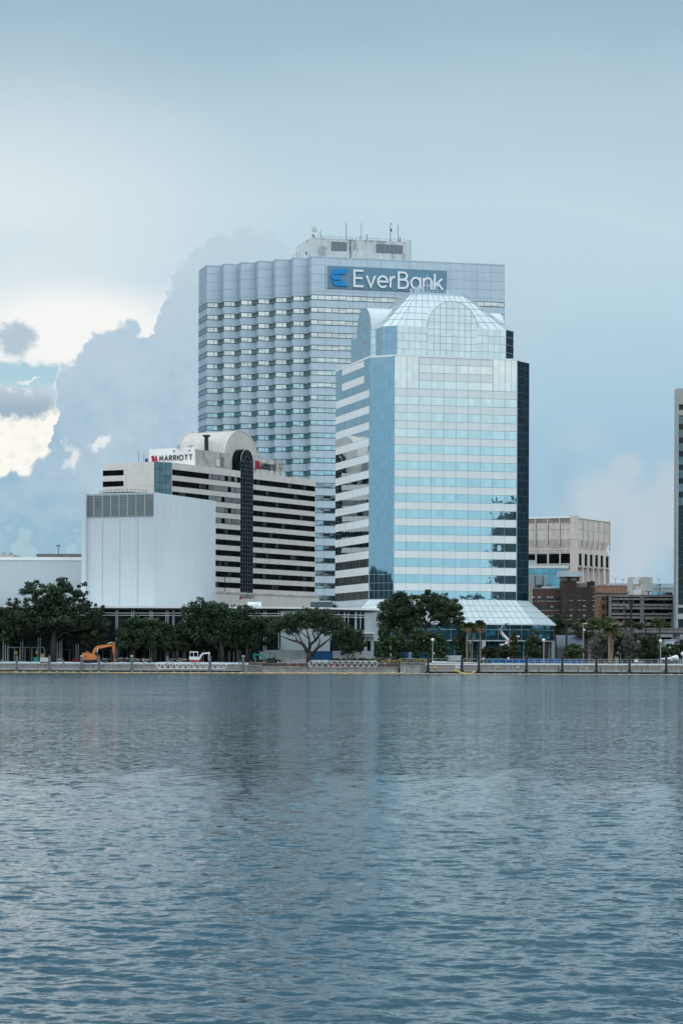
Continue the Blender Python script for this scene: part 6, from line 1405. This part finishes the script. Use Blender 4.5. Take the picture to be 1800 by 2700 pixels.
tree('spreading live oak with bare twisting limbs above the quay', 633, [(790,1628,40,18),(840,1618,34,16),(815,1605,26,12),(870,1635,34,18),(745,1645,34,18),(770,1660,28,14),(850,1655,30,16),(895,1650,28,20),(720,1660,20,14),(905,1675,22,16),(800,1648,40,14),(875,1672,24,12),(820,1636,50,20),(760,1638,32,16),(860,1618,30,12),(775,1665,24,10),(850,1668,20,9)],
     [(815,G+2),(814,1728),(812,1718)], 9500, .58, sub=22, spread=.30, shell=.45, limbs=False, tw=.62, forks=[[(812,1722,.5),(800,1700,.42),(785,1692,.34),(768,1688,.22),(748,1680,.12),(735,1676,.06)], [(813,1720,.45),(818,1700,.38),(832,1688,.30),(846,1668,.2),(855,1650,.1)],
      [(820,1730,.45),(835,1710,.36),(852,1698,.26),(868,1685,.16),(885,1665,.08)], [(816,1705,.3),(815,1685,.24),(810,1665,.16),(805,1645,.08)], [(800,1700,.2),(790,1680,.15),(780,1665,.1),(770,1650,.05)], [(832,1690,.2),(825,1670,.15),(828,1650,.1),(835,1632,.05)], [(846,1672,.16),(862,1662,.1),(880,1645,.06)], [(815,1685,.15),(795,1668,.1),(790,1645,.06)], [(838,1706,.2),(843,1690,.15),(840,1675,.08)], [(785,1692,.16),(778,1676,.1),(755,1668,.06)]])
tree('thin-leaved dark tree in front of the white fence wrap', 634, [(925,1675,30,20),(905,1695,24,18),(945,1692,22,20),(915,1715,18,16),(940,1718,12,14),(935,1660,18,10)], [(917,G),(917,1722)], 2800, .6, spread=.3, forks=[[(918,G,.14),(930,1728,.1),(940,1715,.06)],[(935,G,.12),(932,1728,.1),(926,1712,.06)]], tw=.16)
tree('large oak standing against the pale left chamfer of the glass tower', 642, [(1055,1570,24,16),(1035,1590,32,24),(1075,1585,28,24),(1022,1612,26,28),(1055,1615,38,30),(1088,1612,28,26),(1030,1645,32,24),(1070,1650,36,24),(1092,1582,16,14),(1100,1640,24,20)],
     [(1075,G),(1075,1690),(1072,1660)], 8800, .68, sub=15, spread=.38)
tree('large oak with a forked trunk standing against the white bands of the glass tower', 641, [(1125,1572,26,16),(1150,1590,30,20),(1185,1600,30,22),(1115,1600,24,22),(1165,1620,36,20),(1205,1620,22,22),(1215,1640,18,14),(1185,1642,28,14),(1105,1625,20,18),(1135,1605,24,18)],
     [(1122,G),(1122,1665),(1122,1642)], 7600, .66, sub=16, spread=.34, tw=.36, limbs=True, forks=[[(1122,1660,.3),(1105,1635,.22),(1095,1620,.12)],[(1122,1655,.3),(1138,1628,.2),(1150,1610,.12)]])
for i, (u, v0, lab) in enumerate(((1013, 1641, 'columnar tree, leftmost of the five in front of the two large oaks'), (1052, 1646, 'columnar tree, second from the left in front of the large oaks'), (1100, 1638, 'columnar tree, the middle and tallest of the five'), (1137, 1648, 'columnar tree behind the globe lamp'), (1162, 1655, 'columnar tree, rightmost of the five before the large oaks'))):
    tree(lab, 636, [(u,v0+12,10,14),(u-3,v0+32,17,20),(u+3,v0+52,21,22),(u-1,v0+72,21,20),(u,v0+87,17,12)], [(u,G),(u,1715)], 3600, .58, mats=(M['leaf1'],mat('mid_leaf',(.05,.10,.03),.7,0,.3,.6) if i == 0 else MID), cut=.55, name='columnar_tree', group='columnar trees on the promenade', tw=.16, sub=12, spread=.3) if i else None
    if i == 0:
        MID = mat('mid_leaf', (.05,.10,.03), .7, 0, .3, .6)
        tree(lab, 636, [(u,v0+14,10,14),(u-3,v0+34,16,20),(u+3,v0+52,20,22),(u-8,v0+72,22,20),(u-4,v0+85,18,12)], [(u,G),(u,1715)], 3600, .58, mats=(M['leaf1'],MID), cut=.55, name='columnar_tree', group='columnar trees on the promenade', tw=.16, sub=12, spread=.3)
for lab, bl, tk, nn, Yd_, kw in (
    ('narrow dark tree left of the palms', [(1215,1665,14,22),(1210,1695,17,24),(1218,1720,16,18)], [(1213,G),(1213,1725)], 1800, 640, {}),
    ('narrow dark conifer in front of the sculpture', [(1354,1668,7,16),(1356,1690,11,18),(1354,1715,16,20),(1358,1733,18,12)], [(1355,G),(1355,1725)], 1900, 640, dict(name='conifer')),
    ('low rounded shrub at the foot of the sculpture', [(1330,1712,16,12),(1320,1725,16,12),(1342,1722,16,12)], [(1330,G),(1330,1738)], 1500, 641, dict(name='shrub', cat='shrub')),
    ('dark tree left of the globe lamp beside the skirt building', [(1408,1672,12,14),(1402,1695,18,20),(1412,1720,18,18),(1395,1718,14,14)], [(1405,G),(1405,1722)], 2200, 640, {}),
    ('dark tree between the palms and the sculpture', [(1290,1718,26,14),(1262,1722,16,12)], [(1280,G),(1280,1730)], 1500, 642, {}),
    ('round bright green bush below the silver roof', [(1512,1712,20,14),(1500,1722,22,14),(1528,1722,18,14)], [(1512,G),(1512,1735)], 2600, 640, dict(name='shrub', cat='shrub', mats=(M['leaf2'],M['leaf3']), cut=.5)),
    ('dark tree behind the eave of the glass skirt roof', [(1475,1638,26,20),(1465,1660,22,16),(1500,1650,24,20),(1490,1668,24,12)], [(1480,G),(1480,1670)], 2800, 712, {}),
    ('dark tree in front of the brown brick wall', [(1530,1655,24,16),(1552,1640,22,14),(1540,1675,26,16)], [(1540,G),(1540,1680)], 2400, 690, {}),
    ('broad green tree crown in front of the tan brick building', [(1575,1645,28,14),(1555,1650,18,10),(1600,1640,20,10)], [(1580,G),(1580,1660)], 2200, 672, dict(mats=(M['leaf2'],M['leaf3']))),
    ('dark bushy tree right of the paired palm trunks', [(1632,1680,22,20),(1625,1710,22,22),(1645,1700,22,26)], [(1632,G),(1632,1715)], 2600, 652, {}),
    ('green tree left of the paired palm trunks', [(1590,1690,14,20),(1585,1718,18,18)], [(1588,G),(1588,1722)], 1700, 650, {}),
    ('large dark tree behind the slim right part of the elevated track', [(1702,1692,24,18),(1722,1690,20,18),(1700,1720,30,22),(1728,1718,22,22)], [(1708,G),(1708,1712)], 3400, 645, {}),
    ('tree crown in front of the left half of the car park', [(1665,1645,18,9),(1685,1650,16,8),(1650,1650,10,6)], [(1668,G),(1668,1655)], 1400, 690, {}),
    ('tree crown in front of the right half of the car park', [(1735,1640,18,9),(1750,1648,18,8),(1722,1648,14,8)], [(1738,G),(1738,1652)], 1600, 690, dict(mats=(M['leaf2'],M['leaf3']))),
    ('bright shrub below the service hut', [(1760,1712,18,14),(1750,1725,20,14),(1775,1722,18,14)], [(1762,G),(1762,1732)], 2200, 641, dict(name='shrub', cat='shrub', mats=(M['leaf1'],M['leaf3']))),
    ('shrub at the right edge of the view', [(1795,1705,18,18),(1800,1725,20,14),(1785,1722,12,14)], [(1796,G),(1796,1730)], 2000, 642, dict(name='shrub', cat='shrub', mats=(M['leaf1'],M['leaf3'])))):
    kw = dict(kw); kw.setdefault('sub', 12); kw.setdefault('tw', .2); tree(lab, Yd_, bl, tk, nn, .62, **kw)
# bare, dusty trees
for u, v0, u2, lab in ((1570, 1655, 22, 'greyish half-bare tree left of the paired palm trunks'), (1658, 1650, 22, 'tall greyish half-bare tree right of the paired palm trunks')):
    fk = []
    rg = random.Random(u)
    for i in range(26):
        e = u+rg.uniform(-1,1)*u2; vv = rg.uniform(v0, 1722); m_ = (u+e)/2; fk.append([(u+rg.uniform(-2,2), vv+22, .10), (m_, vv+8, .07), (e, vv, .03)])
    tree(lab, 644, [(u,v0+18,10,16),(u-4,v0+42,18,20),(u+4,v0+62,22,20),(u,v0+78,20,12)], [(u,G),(u+1,1700),(u,v0+6)], 1500, .5, mats=(M['leafd'],M['leaf2']), cut=.8, name='half_bare_tree', tw=.18, forks=fk, bark=mat('grey_bark_%d' % u if False else 'grey_bark', (.12,.11,.10), .95), limbs=False, spread=.34)

def palm(label, Yd, u, vb, vt, ru, lean=0, tw=.25, n=80):
    b = at(u, vb, Yd); t = at(u+lean, vt, Yd); R_ = root('palm_tree', label, 'palm', (b.x, Yd, GZ), 0, 'sabal palms'); s = MB()
    pts = [(b.x,Yd,GZ-.1),(b.x,Yd,GZ+.5),(b.x+(t.x-b.x)*.5,Yd,(GZ+t.z)/2),(t.x,Yd,t.z)]; s.tube(pts, [tw*1.7,tw,tw*.85,tw*.9], 8)
    for i in range(5): a_ = i*1.3; s.bar((b.x+cos(a_)*tw*3,Yd+sin(a_)*tw*3,GZ), (b.x,Yd,GZ+1.3), .08)
    s.build('trunk', [M['bark_l']], R_, smooth=True)
    R0 = ru*Yd/FPX; rg = random.Random(int(u)); s = MB()
    for i in range(n):
        az = rg.uniform(0, 2*pi); el_ = rg.uniform(-.9, 1.2); L = R0*rg.uniform(.8, 1.15); mi = 1 if el_ < -.35 else 0
        prev = Vector((t.x, Yd, t.z)); dirv = Vector((cos(az)*cos(el_), sin(az)*cos(el_), sin(el_))); side = Vector((-sin(az), cos(az), 0))
        P_ = [prev+dirv*L*k_/4+Vector((0,0,-L*.45*(k_/4)**2)) for k_ in range(5)]
        for k_ in range(4):
            for sg in (-1, 1):
                for q_ in range(4):
                    a0 = P_[k_].lerp(P_[k_+1], q_/4); ln_ = L*.30*(1-.15*k_)*(.5 if k_ == 0 else 1); tip = a0+dirv*ln_*.7+side*sg*ln_*(.8)+Vector((0,0,-ln_*rg.uniform(.1,.6)))
                    s.add([a0, a0+dirv*.34, tip], [(0,1,2)], mi)
    s.build('fronds', [M['palm'], M['palmb']], R_)
palm('palm with a bare pale trunk, leftmost of the three by the skirt building', 635, 1230, 1750, 1650, 14, 1)
palm('palm with a dry shaggy crown, middle one of the three by the skirt building', 638, 1243, 1748, 1650, 16, 2, .2)
palm('palm with a drooping dry crown, rightmost of the three by the skirt building', 636, 1266, 1749, 1645, 17, -2, .2)
palm('palm with a pale trunk, left of the close pair at the right', 640, 1606, 1748, 1660, 18, -2, .36)
palm('palm with a slightly leaning trunk, right of the close pair at the right', 642, 1611, 1748, 1655, 20, 5, .3)
palm('small palm in front of the brown brick building', 668, 1537, 1748, 1637, 12, 0, .2)
palm('small palm behind the lobby roof beside the glass tower', 690, 876, 1720, 1600, 16, 0, .25)
def hedges():
    for lab, u0, u1, v0, v1, y, mats, nn in (('yellow-tipped hedge along the quay', 990, 1126, 1737, 1750, 633, (M['leaf2'], M['leafy']), 3600), ('low dark green hedge under the white fence wrap', 870, 992, 1735, 1745, 634, (M['leaf1'], M['leaf3']), 2400), ('low green planting right of the first black pilings', 1262, 1290, 1741, 1749, 634, (M['leaf2'], M['leaf3']), 700)):
        n = int((u1-u0)/7); bl = []
        for i in range(n+1):
            u = u0+(u1-u0)*i/n; p = at(u, (v0+v1)/2+rnd.uniform(-1.5,1.0), y); bl.append((p.x, y, p.z, .55, .5, .5*rnd.uniform(.8,1.2)))
        R_ = root('hedge', lab, 'hedge', (sum(b[0] for b in bl)/len(bl), y, GZ-.6)); V_, F_, mi = leafmesh(bl, nn, .30, 6, .4, .5, 99+n); mesh_np('foliage', V_, F_, mats, (mi > (.35 if mats[1] is M['leafy'] else .65)), R_)
        s = MB(); 
        for b in bl[::2]: s.cyl(b[0], y, GZ-.9, b[2], .05, 5)
        s.build('stems', [M['bark']], R_)
    # dirt and debris heaps of the building site
    for u0, u1, lab in ((330, 400, 'dark heap of earth and rubble between the excavators'), (440, 495, 'rubble heap left of the small white excavator'), (265, 330, 'low rubble heap right of the orange excavator')):
        a = at(u0, 1745, 636); b = at(u1, 1745, 636); R_ = root('rubble_heap', lab, 'heap', ((a.x+b.x)/2, 636, GZ)); s = MB(); rg = random.Random(u0)
        for i in range(60): s.ball(rg.uniform(a.x,b.x), 636+rg.uniform(-.8,.8), GZ+rg.uniform(0,.9), rg.uniform(.15,.45), rg.choice((0,1)), (1.3,1,.6), 6, 4)
        s.build('rubble', [M['conc_g'], M['bark']], R_)
hedges()
